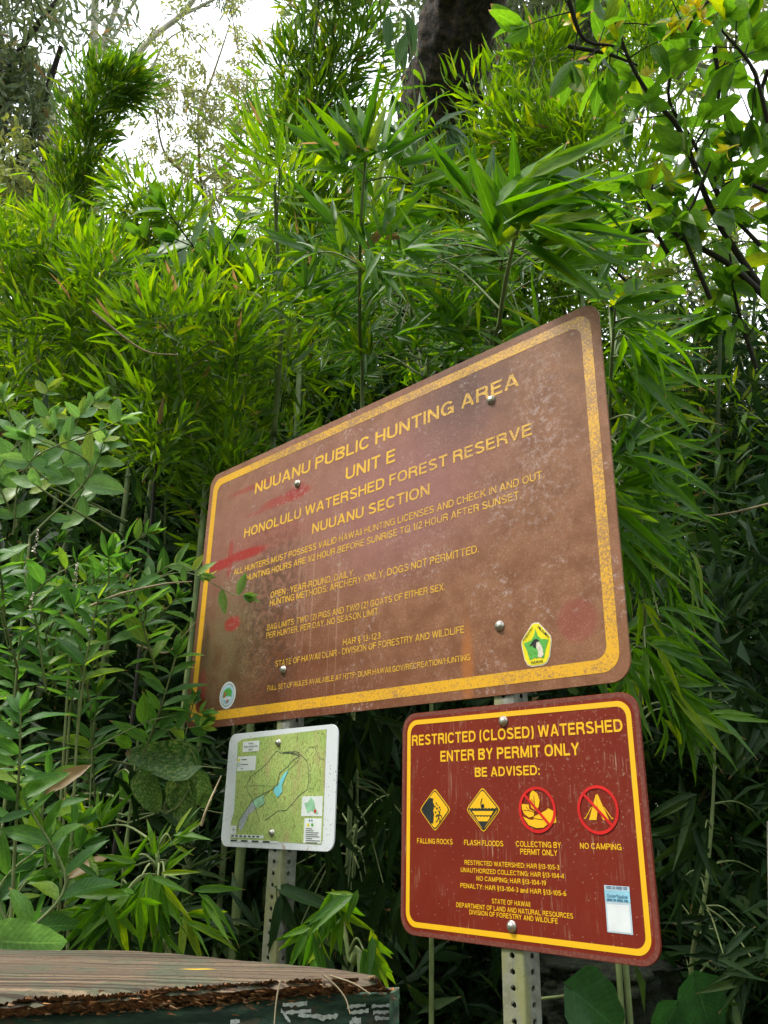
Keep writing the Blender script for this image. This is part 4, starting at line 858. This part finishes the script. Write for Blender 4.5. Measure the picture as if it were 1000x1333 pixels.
bamboo('pale upright bamboo culm with leaves, rising behind the top edge of the brown sign', ap((350, 640, 2.7), (357, 560, 2.7), (366, 430, 2.7), (360, 300, 2.7), (358, 240, 2.7)), 'bam', .13, .14, .013, 8, .15, 34, cap=70, t0=.1, side=.22)
# upper right bushy clumps
for a, lab in ((ap((700, 420, 4.6), (690, 300, 4.6), (700, 170, 4.6), (705, 110, 4.6)), 'dense bushy bamboo right of the thick dark trunk'),
               (ap((760, 420, 4.2), (765, 300, 4.2), (755, 210, 4.2), (735, 170, 4.2)), 'bushy bamboo crown behind the big fan of long leaves'),
               (ap((640, 420, 4.4), (630, 330, 4.4), (640, 240, 4.4), (655, 160, 4.4)), 'bushy bamboo just below the foot of the dark trunk'),
               (ap((850, 420, 5.4), (840, 250, 5.4), (845, 100, 5.4), (838, 60, 5.4)), 'thin bamboo tuft in the upper right between the leafy branches')):
    bamboo(lab, a, 'bam', .12, .15, .011, 15, .2, 75, 'bushy bamboo behind the fans of long leaves', cap=110, t0=.15, side=.24, upb=.75)
# far right culms with scattered leaves
for i, (x0, y0, x1, y1, d, r_) in enumerate(((915, 1250, 940, 330, 4.2, .022), (955, 1150, 985, 330, 4.8, .02), (880, 1250, 858, 420, 5., .016), (1010, 1200, 1000, 250, 3.8, .02), (905, 1200, 885, 360, 6., .016), (250, 1060, 268, 900, 2.7, .017), (475, 1100, 490, 900, 3.2, .02), (225, 1000, 215, 640, 3.2, .012))):
    lab = ('thick dark bamboo culm at the right, crossed by the dark branch', 'second dark culm from the right edge of the photo', 'slim dark culm just right of the brown sign', 'dark culm at the very right edge', 'slim far culm between the thick culm and the sign', 'stout green culm below the lower left corner of the brown sign', 'dark culm in the gap between the map and the red sign', 'thin culm left of the brown sign')[i]
    bamboo(lab, ap((x0, y0, d), ((x0 * .6 + x1 * .4) + random.uniform(-8, 8), y0 * .6 + y1 * .4, d), (x1, y1, d)), 'dark' if i > 4 else 'bam', .16, .12, r_, 9 if i < 5 else 3, .3, 26, cap=60, t0=.3 if i < 5 else .1, side=.4, culmmat='culm_dark' if i < 5 or i == 6 else 'culm', upb=.1)
# large-leaved bamboo -----------------------------------------------------
def big(label, stem, hands, L, n=6, wr=.15, cap=120, spread=.9, mat='bigbam', ntw=2, base=True, r=.007, droop=.15, group=None, jit=.3):
    """stem in world points; hands: (px, py, d, dirx, diry, dirz, size)"""
    b = ground_below(stem[0]); p = Plant('bamboo', b, label, 'bamboo', mat, 'bamboo', group, 'twig', cap, 14)
    p.trunk(([b] if base else []) + list(stem), r, r * .4, 'culm', 'culm', 7, 5, 6); S_ = along(stem, 30)
    for hnd in hands:
        c = at(*hnd[:3]); v = RX * hnd[3] - DN * hnd[4] + _fwd * hnd[5]; s_ = S_[int(np.argmin(np.linalg.norm(S_ - c, axis=1)))]
        p.twig([s_, (s_ + c) / 2 + UP * .02, c], .0028, .0014, 4)
        for k in range(ntw + 1): fan(p, c + rvec() * L * .2 * k, unit(v) + rvec() * .2 * k, n, L * hnd[6], spread, wr, up=unit(-_fwd + UP * .7 + rvec() * .4), jit=jit, droop=droop)
    p.finish(); return p
big('tall large-leaved bamboo shoot with pointed leaves above the middle of the brown sign', ap((470, 600, 2.3), (468, 420, 2.2), (470, 290, 2.1), (478, 185, 2.1)),
    [(476, 180, 2.05, .1, 1, 0, 1.2), (465, 200, 2.05, -.35, 1, 0, 1.), (450, 222, 2.1, -1, .45, 0, .9), (500, 200, 2.1, .45, 1, 0, 1.), (540, 240, 2.1, .9, .6, 0, .9), (430, 285, 2.1, -1, .7, 0, .85), (400, 330, 2.2, -1, .8, 0, .8), (470, 300, 2.1, .2, 1, 0, .9), (515, 300, 2.1, .5, .8, 0, .9), (445, 330, 2.2, -.3, 1, 0, .8)], .215, 4, .155, 150, .8, droop=.05)
mid = []
for i in range(80): mid.append((random.uniform(400, 640), random.uniform(300, 500), random.uniform(2.1, 2.9), random.uniform(-.7, .7), random.uniform(-.1, 1), random.uniform(-.5, .2), random.uniform(.7, 1.05)))
mid = [m_ for m_ in mid if m_[1] < 590 - (m_[0] - 340) * .46]
big('dense bamboo with medium leaves filling the space right above the brown sign', ap((560, 560, 2.6), (545, 450, 2.5), (530, 380, 2.4), (520, 330, 2.4)), mid, .13, 5, .145, 260, .9)
mid = [(random.uniform(480, 800), random.uniform(290, 470), random.uniform(1.75, 2.3), random.uniform(-.5, 1), random.uniform(-.3, .8), random.uniform(-.5, .2), random.uniform(.7, 1.)) for i in range(58)]
mid = [m_ for m_ in mid if m_[1] < 575 - (m_[0] - 340) * .46 + 20]
big('bamboo with broad glossy leaves above the right half of the brown sign', ap((640, 560, 2.2), (645, 450, 2.1), (650, 380, 2.), (655, 330, 1.95)), mid, .155, 4, .155, 240, .9)
big('fan of very long bright bamboo leaves reaching right above the upper right sign corner', ap((640, 560, 1.9), (650, 420, 1.75), (668, 320, 1.65), (680, 285, 1.6)),
    [(690, 285, 1.55, 1, .55, 0, 1.05), (700, 270, 1.55, 1, .25, 0, 1.1), (695, 300, 1.5, 1, .02, 0, 1.05), (672, 280, 1.6, .2, 1, 0, .8), (665, 285, 1.6, -.2, 1, 0, .7), (655, 300, 1.7, -.7, .8, 0, .7), (690, 320, 1.5, 1, -.1, 0, .9), (610, 250, 1.8, -.3, .9, 0, .7), (740, 320, 1.6, 1, .3, 0, .8), (725, 325, 1.75, 1, .1, .2, .8), (560, 330, 1.9, -.8, .6, 0, .7)], .25, 4, .165, 150, .55, droop=.05, ntw=1)
rt = [(random.uniform(785, 850), random.uniform(390, 700), random.uniform(1.5, 2.0), random.uniform(.3, 1), random.uniform(-.7, .5), random.uniform(-.3, .2), random.uniform(.75, 1.05)) for i in range(32)]
big('bamboo with long leaves streaming to the right beside the right edge of the brown sign', ap((780, 800, 1.95), (790, 650, 1.8), (795, 500, 1.75), (800, 420, 1.7)), rt, .21, 4, .135, 200, .7, droop=.15, ntw=1, jit=.4)
rt = [(random.uniform(800, 900), random.uniform(680, 930), random.uniform(1.7, 2.3), random.uniform(.1, 1), random.uniform(-1, -.15), random.uniform(-.3, .2), random.uniform(.75, 1.)) for i in range(22)]
big('dark bamboo with drooping leaves right of the lower right corner of the brown sign', ap((800, 1150, 2.2), (830, 950, 2.05), (840, 800, 2.), (835, 720, 1.95)), rt, .2, 3, .14, 140, .6, droop=.4)
rt = [(random.uniform(860, 1010), random.uniform(880, 1330), random.uniform(2., 2.9), random.uniform(-.8, .8), random.uniform(-.9, .4), 0, random.uniform(.6, 1.)) for i in range(26)]
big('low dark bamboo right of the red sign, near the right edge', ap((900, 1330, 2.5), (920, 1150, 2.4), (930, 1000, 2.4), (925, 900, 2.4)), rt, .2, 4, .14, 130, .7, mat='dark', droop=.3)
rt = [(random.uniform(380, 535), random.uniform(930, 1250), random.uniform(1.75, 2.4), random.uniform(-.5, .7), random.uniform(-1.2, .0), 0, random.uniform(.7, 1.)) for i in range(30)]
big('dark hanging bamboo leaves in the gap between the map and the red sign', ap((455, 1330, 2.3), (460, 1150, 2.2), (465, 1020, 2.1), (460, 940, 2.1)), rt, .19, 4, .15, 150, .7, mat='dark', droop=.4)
big('low bamboo sprig with hands of drooping leaves just behind the timber end', ap((470, 1340, 1.45), (455, 1250, 1.45), (445, 1190, 1.45)),
    [(440, 1185, 1.4, .1, -1, -.2, .95), (445, 1190, 1.4, -.8, -.5, 0, .8), (474, 1238, 1.4, .5, -1, -.2, .95), (400, 1215, 1.45, -.6, -1, -.2, .8)], .115, 4, .2, 70, .7, droop=.25)
big('low bamboo sprig with yellow-tipped leaves at lower left above the timber', ap((215, 1330, 1.7), (205, 1220, 1.65), (205, 1130, 1.6), (205, 1100, 1.6)),
    [(203, 1110, 1.6, 0, 1, 0, .6), (160, 1130, 1.6, -1, .2, -.1, .8), (225, 1100, 1.6, .9, .5, 0, .7), (215, 1145, 1.55, .6, -.8, -.2, .9), (205, 1150, 1.55, 0, -1, -.2, .9), (180, 1150, 1.55, -.6, -.9, -.2, .8), (150, 1180, 1.5, -1, -.4, -.1, 1.1), (150, 1185, 1.5, -.2, -1, -.1, 1.), (245, 1190, 1.6, .8, -.7, 0, 1.), (205, 1180, 1.55, .3, -1, -.1, .8), (120, 1080, 1.75, -.2, 1, 0, .9)], .115, 4, .17, 110, .75, droop=.15)
rt = [(random.uniform(20, 345), random.uniform(960, 1230), random.uniform(1.9, 2.6), random.uniform(-1, 1), random.uniform(-.9, .5), 0, random.uniform(.6, 1.)) for i in range(34)]
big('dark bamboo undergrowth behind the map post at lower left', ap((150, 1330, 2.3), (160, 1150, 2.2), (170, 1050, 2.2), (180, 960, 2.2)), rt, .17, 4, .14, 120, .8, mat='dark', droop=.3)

# broadleaf shrubs --------------------------------------------------------
def shrub(name, label, stems, L, wr, mat='shrub', kind='lance', pair=True, n=8, cap=120, cat='shrub', group=None, stem='twig', r=.003, flat_=True, rise=.25, viewn=0., endt=3, minpx=12):
    b = ground_below(stems[0][0]); p = Plant(name, b, label, cat, mat, kind, group, stem, cap, minpx)
    for st in stems: stem_leaves(p, st, n, L, wr, pair, r, flat=flat_, rise=rise, viewn=viewn, endtuft=endt)
    for st in stems[:1]: p.twig([b, (b + st[0]) / 2 + np.array([.05, .05, 0]), st[0]], r * 1.6, r, 4)
    p.finish(); return p
shrub('shrub', 'upright shrub with long leaves in opposite pairs left of the brown sign', [ap((100, 960, 1.75), (112, 860, 1.72), (128, 780, 1.7)), ap((60, 900, 1.9), (45, 800, 1.9), (30, 740, 1.9))], .085, .26, n=9, cap=90, viewn=.2)
st = []
for i in range(20):
    x, y, d = random.uniform(-40, 225), random.uniform(760, 1000), random.uniform(1.75, 2.3); dx = random.uniform(-45, 55)
    st.append(ap((x, y + 90, d + .05), (x + dx * .5, y + 30, d), (x + dx, y - 40, d - .03)))
shrub('shrub', 'leafy green shrub filling the left edge beside the lower half of the brown sign', st, .085, .32, n=6, cap=230, endt=4)
st = []
for i in range(16):
    x, y, d = random.uniform(-20, 250), random.uniform(700, 800), random.uniform(1.8, 2.3); dx = random.uniform(-30, 90)
    st.append(ap((x - dx * .5, y + 60, d + .05), (x, y + 10, d), (x + dx * .6, y - 18, d - .03)))
shrub('shrub', 'shrub with small pale flower spikes left of the middle of the brown sign', st, .075, .36, n=6, cap=190, endt=5)
shrub('vine', 'green twig whose leaves overlap the left border of the brown sign', [ap((110, 800, 1.95), (180, 765, 1.92), (240, 745, 1.88), (300, 772, 1.84), (318, 775, 1.82)), ap((180, 765, 1.92), (225, 735, 1.88), (262, 748, 1.84))], .062, .36, 'pale', n=7, cap=50, cat='vine', r=.0018, pair=False, viewn=.6, endt=6)
shrub('vine', 'leafy twig curling over the lower left corner of the brown sign', [ap((120, 975, 1.9), (190, 940, 1.87), (240, 930, 1.86), (262, 928, 1.84)), ap((190, 940, 1.9), (220, 950, 1.87), (262, 945, 1.84))], .07, .36, 'shrub', n=6, cap=50, cat='vine', r=.0016, pair=False, viewn=.6, endt=5)
shrub('shrub', 'upright shrub with bright opposite leaves at the left edge below the brown sign corner', [ap((20, 1090, 1.55), (25, 1000, 1.5), (27, 925, 1.48)), ap((60, 1130, 1.6), (55, 1060, 1.6), (62, 1010, 1.6))], .085, .3, n=8, cap=70, viewn=.2)
shrub('shrub', 'dull green shrub at the lower left edge above the timber', [ap((random.uniform(-20, 90), 1230, d), (random.uniform(-10, 90), 1150, d), (random.uniform(0, 110), random.uniform(1050, 1130), d)) for d in (1.5, 1.6, 1.7, 1.8, 1.9, 1.75, 1.65)], .09, .36, n=5, cap=90)
shrub('shrub', 'pale glossy broad-leaved shrub at the left edge level with the top of the brown sign', [ap((random.uniform(-30, 170), random.uniform(640, 700), d), (random.uniform(-20, 170), 610, d), (random.uniform(0, 190), random.uniform(505, 580), d)) for d in (2.0, 2.1, 2.2, 2.3, 2.4, 2.1, 2.2, 2.0, 2.3, 2.35)], .088, .46, 'pale', 'ovate', n=5, cap=130, viewn=.8, endt=3)
shrub('shrub', 'shrub with large dark oval leaves in the gap between the plume and the centre bamboo', [ap((random.uniform(170, 340), random.uniform(380, 460), d), (random.uniform(170, 330), 350, d), (random.uniform(150, 330), random.uniform(255, 330), d)) for d in (3., 3.1, 3.3, 3.4, 3.6, 3.2, 3.5, 3.1, 3.3)], .17, .5, 'tree', 'ovate', n=4, cap=110, viewn=.3, endt=3, stem='wood', r=.005)
# flower spikes and dry stems
for i, (x, y) in enumerate(((46, 708), (98, 752), (40, 790))):
    c = at(x, y, 1.7); V = []; Fc = []
    for k in range(26):
        t_ = k / 26; q = c + UP * (-.02 + .05 * t_) * 1. + rvec() * .004 * (1.2 - t_); b = len(V)
        V += [q + rvec() * .003 for _ in range(4)]; Fc += [(b, b + 1, b + 2), (b, b + 2, b + 3), (b, b + 1, b + 3), (b + 1, b + 2, b + 3)]
    o = link('flower_spike', mesh('flower_spike', V, Fc), M['cream']); tag(o, ('cream flower spike standing above the left shrub, topmost', 'cream flower spike nearest the brown sign', 'cream flower spike lowest at the left edge')[i], 'flower', 'flower spikes on the left shrub')
for i, (pts, lab) in enumerate(((ap((115, 790, 1.72), (160, 772, 1.72), (215, 760, 1.72), (250, 757, 1.75)), 'pale dry twig lying across the shrub left of the brown sign'),
    (ap((178, 840, 2.), (215, 850, 2.), (232, 835, 2.), (255, 810, 2.)), 'thin forked dry twig beside the left border of the brown sign'),
    (ap((1005, 655, 1.9), (950, 668, 1.9), (915, 672, 1.9)), 'dry cane reaching in from the right edge beside the brown sign'),
    (ap((120, 405, 1.9), (185, 455, 1.9), (232, 462, 2.)), 'thin bare bamboo twig above the left shrubs'),
    (ap((262, 1075, 1.6), (270, 1050, 1.6), (288, 1010, 1.65)), 'dry stalk leaning against the left edge of the map'))):
    T = Tubes(); T.add(catmull(pts, 5), .003, .0012, 6); o = T.build('dry_twig', 'drytwig'); tag(o, lab, 'twig')
# pothos and heart leaf
def climbing(name, label, base, leaves, mat, kind='heart', cat='vine'):
    p = Plant(name, base, label, cat, mat, kind, None, 'twig', 60, 4); prev = base
    for (px, py, d, dx, dy, L, w) in leaves:
        c = at(px, py, d); v = unit(RX * dx - DN * dy); p.twig([base, (base + c) / 2 + rvec() * .02, c], .003, .002, 4); p.leaf(c, v, unit(-_fwd + UP * .5 + rvec() * .2), L, L * w)
    p.finish()
climbing('variegated_pothos', 'large variegated climbing leaves in the dark below the lower left corner of the brown sign', at(215, 1060, 2.), [(250, 995, 1.95, -1, .15, .15, .6), (185, 1010, 1.95, .4, -1, .1, .6), (235, 1015, 1.97, .2, -1, .12, .6), (255, 1010, 1.96, .3, -.8, .1, .5)], 'pothos')
climbing('heart_leaf_vine', 'big dark green heart-shaped leaf right of the post under the red sign', at(705, 1300, 1.7), [(745, 1290, 1.65, .9, -.7, .125, .85)], 'heart')
climbing('heart_leaf_vine', 'dark round leaves in the lower right shade near the mossy stump', at(900, 1330, 2.3), [(905, 1275, 2.25, .3, -1, .14, .8), (880, 1310, 2.2, -.5, -1, .1, .8)], 'heart')
climbing('heart_leaf_vine', 'light green veined leaf in the bottom left corner behind the timber', at(10, 1260, 1.4), [(0, 1225, 1.35, 1, -.1, .09, .7)], 'pale')
climbing('philodendron', 'pale split-leaved philodendron climbing at the foot of the dark trunk', at(560, 250, 3.4), [(515 + 6 * k, 168 + 3 * k, 3.3, math.cos(a), math.sin(a), .14, .24) for k, a in enumerate((2.6, 3.1, 3.6, 4.1, 4.6))] + [(565 + 5 * k, 165, 3.3, math.cos(a), math.sin(a), .14, .24) for k, a in enumerate((.5, 0., -.5, -1., -1.5))] + [ (505, 20, 3.6, 0, -1, .13, .35), (535, 40, 3.6, -.6, -1, .15, .3), (520, 50, 3.7, .2, -1, .13, .3), (530, 20, 3.6, .3, -1, .14, .3)], 'philo', 'lance')
# trees -------------------------------------------------------------------
def tree(name, label, base, trunk, r0, r1, limbs, bark, mat, kind, blobs, L, wr, cap=0, minpx=12, n=9, lump=0., group=None, sides=12, tp=None):
    """blobs: (px, py, d, radius m, leaf count)"""
    root = Plant(name, base, label, 'tree', mat, kind, group, bark, cap, minpx, 'limbs')
    root.trunk(([base] if np.linalg.norm(base - trunk[0]) > .3 else []) + list(trunk), r0, r1, 'trunk', bark, sides, 0, n, lump)
    for lb, ra, rb in limbs: root.T.add(catmull(lb, 6), ra, rb, 7, 0, lump * .5)
    fine = []
    for (px, py, d, R, cnt) in blobs:
        c = at(px, py, d)
        for k in range(max(2, cnt // 26)):
            e = c + rvec() * R * random.random() ** .5
            ax = unit(rvec() + [0, 0, -.3]); root.T.add(catmull([c + (e - c) * .2, e, e + ax * L * 2], 2), .004, .0015, 4)
            for j in range(26): 
                q = e + ax * L * 2 * random.random() + rvec() * L * .9; v = unit(rvec() + ax * .8 - UP * .35); root.leaf(q, v, unit(rvec() + UP), L * random.uniform(.7, 1.2), L * wr * random.uniform(.8, 1.2))
    root.finish(); return root
def gb(px, d): q = at(px, 1000, d); return np.array([q[0], q[1], max(0, (q[1] - 9) * .22)])
B_ = [(random.uniform(-30, 100), random.uniform(-60, 330), random.uniform(7.5, 9), .6, 330) for i in range(22)]
B_ = [b for b in B_ if b[0] < 92 - max(0, b[1] - 110) * .2]
tree('dark_leaved_tree', 'dark grey-green leafy tree filling the top left corner', gb(-40, 8.5), ap((-40, 700, 8.5), (-20, 300, 8.5), (10, 60, 8.5)), .16, .08, [(ap((-20, 300, 8.4), (40, 180, 8.2), (80, 60, 8.2)), .06, .02), (ap((-10, 140, 8.2), (30, 60, 8.1), (90, -20, 8.1)), .04, .015)], 'wood', 'gum', 'lance', B_, .13, .22)
tree('pale_barked_tree', 'pale smooth-barked tree with bare forking limbs against the sky at upper left', gb(90, 11), ap((95, 620, 11), (85, 330, 11), (70, 210, 11), (62, 130, 11)), .14, .10,
     [(ap((118, 330, 10.5), (117, 110, 10.5), (122, 60, 10.5), (125, -30, 10.5)), 0.055, 0.039), (ap((122, 75, 10.5), (140, 40, 10.5), (165, -30, 10.5)), 0.036, 0.029), (ap((120, 60, 10.5), (150, 45, 10.5), (185, -20, 10.5)), 0.026, 0.013),
      (ap((160, 100, 10.5), (195, 52, 10.5), (235, 20, 10.5), (262, -15, 10.5)), 0.039, 0.029), (ap((235, 20, 10.5), (262, 8, 10.5), (300, -12, 10.5)), 0.023, 0.013), (ap((140, 140, 10.6), (172, 85, 10.5), (200, 40, 10.5)), 0.023, 0.008), (ap((150, 120, 10.5), (195, 90, 10.5), (215, 55, 10.5), (245, 35, 10.5)), 0.016, 0.007), (ap((62, 130, 11), (50, 90, 11), (20, 70, 11)), 0.039, 0.019), (ap((62, 150, 11), (95, 135, 11), (110, 110, 11)), 0.026, 0.013)], 'palewood', 'gum', 'lance',
     [(random.uniform(130, 190), random.uniform(30, 110), 10.5, .5, 50) for i in range(4)] + [(285, 8, 10.5, .4, 200), (270, -20, 10.5, .5, 200)], .1, .2, sides=14)
B_ = [(random.uniform(190, 345), random.uniform(60, 290), random.uniform(8, 9.5), .55, 182) for i in range(42)]
tree('thin_crowned_tree', 'tree with a thin yellow-green see-through crown against the white sky left of centre', gb(290, 9), ap((300, 520, 9), (285, 330, 9), (262, 240, 9), (258, 150, 9)), .03, .012, [(ap((262, 240, 9), (215, 200, 9), (200, 120, 9)), .018, .006), (ap((262, 240, 9), (310, 190, 9), (325, 70, 9)), .018, .006), (ap((258, 150, 9), (280, 90, 9), (300, 30, 9)), .014, .005), (ap((300, 330, 9), (330, 240, 9), (350, 200, 9)), .03, .01)], 'drytwig', 'airy', 'lance', B_, .062, .3)
B_ = [(random.uniform(0, 75), random.uniform(210, 330), random.uniform(6.5, 7.2), .4, 260) for i in range(9)]
tree('yellow_brown_bush_tree', 'yellow-brown tinged small-leaved tree at the left edge below the dark crown', gb(20, 7), ap((25, 700, 7), (30, 400, 7), (32, 260, 7)), .06, .02, [], 'wood', 'airy', 'lance', B_, .08, .3)
# thick dark trunk
tk = Tubes(); 
root = Plant('old_tree', gb(540, 5.2), 'thick leaning tree with rough black bark at top centre', 'tree', 'tree', 'ovate', None, 'wood', 40, 12, 'limbs')
pts = catmull([gb(520, 5.2)] + ap((540, 700, 5.2), (552, 330, 5.2), (566, 190, 5.1), (578, 110, 5.1), (608, 0, 5.1), (650, -160, 5.1)), 40); pts = np.array(pts)
sides = 40; V = []; n = len(pts); Tn = np.gradient(pts, axis=0); Tn /= np.linalg.norm(Tn, axis=1, keepdims=True)
from mathutils import noise as mnoise
for i in range(n):
    a = unit(np.cross(Tn[i], [0, 1, .2])); c = np.cross(Tn[i], a); r = .25 - .06 * i / n
    for k in range(sides):
        th = 2 * PI * k / sides; q = Vector((math.cos(th) * 3.2, math.sin(th) * 3.2, i * .055)); f = mnoise.fractal(q, .9, 2.1, 4); f2 = mnoise.fractal(Vector((q[0] * 2.6, q[1] * 2.6, q[2] * 1.1)), .8, 2, 3)
        V.append(pts[i] + (a * math.cos(th) + c * math.sin(th)) * r * (1 + .13 * f + .10 * f2) - root.base)
Q = [(i * sides + k, i * sides + (k + 1) % sides, (i + 1) * sides + (k + 1) % sides, (i + 1) * sides + k) for i in range(n - 1) for k in range(sides)]
t = NT('black_fissured_bark'); o_ = t.obj(); nb = t.noise(t.map(o_, sc=(1, 1, .35)), 34, 6, .7); c = t.mix(t.ss(nb, .4, .7), (.012, .009, .007), (.085, .052, .03)); c = t.mix(t.ss(t.noise(o_, 7, 4), .6, .75, 0., .5), c, (.08, .065, .035))
t.princ(c, .92, t.bump(nb, .9, .02)); M['bark'] = t.m
link('trunk', np_mesh('trunk', np.array(V), np.array(Q)), M['bark'], root.root)
for i in range(3): stem_leaves(root, ap((random.uniform(490, 540), random.uniform(-40, 60), 4.6), (random.uniform(490, 560), random.uniform(20, 120), 4.5), (random.uniform(490, 560), random.uniform(80, 160), 4.4)), 5, .13, .4, False, .004)
root.finish()
# crown of the old tree and neighbours at the top
B_ = [(random.uniform(640, 860), random.uniform(-60, 120), random.uniform(6.5, 8.5), .55, 260) for i in range(20)] + [(random.uniform(450, 640), random.uniform(-80, 20), random.uniform(6.5, 8), .5, 220) for i in range(6)]
tree('leafy_tree', 'tree with dark fine foliage behind the top of the thick trunk', gb(720, 7.5), ap((730, 700, 7.5), (725, 300, 7.5), (720, 60, 7.5)), .1, .04, [], 'wood', 'gum', 'lance', B_, .14, .24)
B_ = [(random.uniform(830, 1010), random.uniform(-40, 70), random.uniform(7, 9), .5, 104) for i in range(9)] + [(random.uniform(850, 1010), random.uniform(330, 620), random.uniform(6, 8), .6, 170) for i in range(26)]
tree('thin_crowned_tree', 'thin tree with scattered leaves against the sky at the right edge', gb(960, 8), ap((965, 800, 8), (960, 400, 8), (940, 60, 8)), .06, .02, [], 'wood', 'airy', 'lance', B_, .12, .22)
# right-hand broadleaf tree with dark branches
rt_ = Plant('broadleaf_tree', gb(1060, 3), 'broad-leaved tree with curving black branches across the upper right', 'tree', 'tree', 'ovate', None, 'wood', 260, 12, 'limbs')
rt_.trunk([gb(1090, 3.1)] + ap((1090, 900, 3.), (1060, 560, 2.9), (1010, 400, 2.8)), .05, .03, 'trunk', 'wood', 10)
br = [((1010, 400), (960, 330), (925, 270), (885, 170), (850, 130), (820, 80), (800, 20), (798, -20)), ((950, 290), (905, 190), (870, 120), (905, 20), (960, -20)), ((1010, 400), (950, 345), (880, 305), (845, 270), (850, 240)), ((925, 390), (890, 300), (905, 260), (925, 210)),
      ((990, 320), (945, 270), (930, 230)), ((1000, 250), (960, 235), (925, 250)), ((870, 330), (845, 300), (790, 320)), ((860, 395), (820, 370), (788, 340)), ((930, 60), (935, 130), (905, 190)), ((740, 60), (790, 70), (830, 85)), ((740, 0), (760, 50), (800, 60)), ((985, 480), (960, 400), (950, 330)), ((1000, 90), (980, 150), (960, 200)), ((1000, 160), (980, 90), (940, 40))]
for bi, b in enumerate(br):
    d0 = 2.75 + .15 * math.sin(bi * 1.7); L_ = [at(x, y, d0) for x, y in b]; rt_.T.add(catmull(L_, 6), .011 if bi in (0, 2) else .007, .003, 7); Q_ = along(L_, 30)
    ntw = int(5 + np.linalg.norm(Q_[-1] - Q_[0]) * 9)
    for j in range(ntw):
        k = random.randrange(4, 30); c = Q_[k]; v = unit(rvec() + UP * .3); e = c + v * random.uniform(.05, .16); rt_.twig([c, (c + e) / 2 + UP * .008, e], .0022, .0012, 3)
        for q in range(random.choice((3, 4, 5))): w_ = unit(v + rvec() * .9 - UP * .15); rt_.leaf(e - v * random.uniform(0, .05), w_, unit(UP * .8 + rvec() * .7), random.uniform(.075, .13), random.uniform(.034, .052))
rt_.finish()
labs = ['cluster of yellow young leaves ' + q for q in ('left of the curving black branch, uppermost', 'just under the uppermost left yellow cluster', 'beside the top of the curving black branch', 'on the curving black branch below its top', 'leftmost of the cluster group near the upper right corner', 'second from left near the upper right corner', 'highest, right of the middle near the top edge', 'lowest right of the group near the top right corner', 'low at the branch fork beside white sky', 'smallest, hanging lowest left of the curving branch', 'touching the top edge of the photo at right', 'orange-yellow, lowest left in the upper right group')]
for i, (x, y) in enumerate(((742, 22), (745, 30), (802, 38), (842, 100), (880, 35), (895, 20), (908, 12), (915, 25), (947, 195), (785, 62), (900, 5), (870, 30))):
    p = Plant('young_leaf_rosette', at(x, y, 2.7), labs[i], 'leaves', 'yellow', 'lance', 'yellow young leaf rosettes', 'twig', 12, 5)
    for k in range(5): v = unit(rvec() + UP * .3); p.leaf(p.base, v, unit(rvec() - _fwd), .036, .015)
    p.finish()
# mossy stump and pole at lower right
pts = catmull(ap((790, 1500, 2.6), (785, 1380, 2.55), (790, 1300, 2.5), (792, 1250, 2.5)), 12); V = []; sides = 36; n = len(pts)
b0 = ground_below(pts[0])
for i in range(n):
    for k in range(sides):
        th = 2 * PI * k / sides; f = mnoise.fractal(Vector((math.cos(th) * 2, math.sin(th) * 2, i * .2)), .9, 2, 4); V.append(pts[i] + np.array([math.cos(th), math.sin(th), 0]) * .17 * (1 + .25 * f) - b0)
V.append(pts[-1] + UP * .02 - b0); Q = [(i * sides + k, i * sides + (k + 1) % sides, (i + 1) * sides + (k + 1) % sides, (i + 1) * sides + k) for i in range(n - 1) for k in range(sides)] + [((n - 1) * sides + k, (n - 1) * sides + (k + 1) % sides, n * sides) for k in range(sides)]
t = NT('mossy_bark'); o_ = t.obj(); nb = t.noise(o_, 60, 6, .75); t.princ(t.mix(t.ss(nb, .4, .65), (.008, .01, .006), (.04, .055, .02)), .95, t.bump(nb, 1., .02)); M['moss'] = t.m
o = link('tree_stump', mesh('tree_stump', V, Q, True), M['moss']); o.location = Vector(b0); tag(o, 'dark mossy stump below the lower right corner of the red sign', 'stump')
T = Tubes(); T.add([at(1011, 1420, 1.9), at(1009, 1250, 1.9), at(1006, 1070, 1.9)], .011, .011, 12); o = T.build('wooden_pole', 'palewood'); tag(o, 'thin pale pole at the right edge of the photo near the bottom', 'pole')
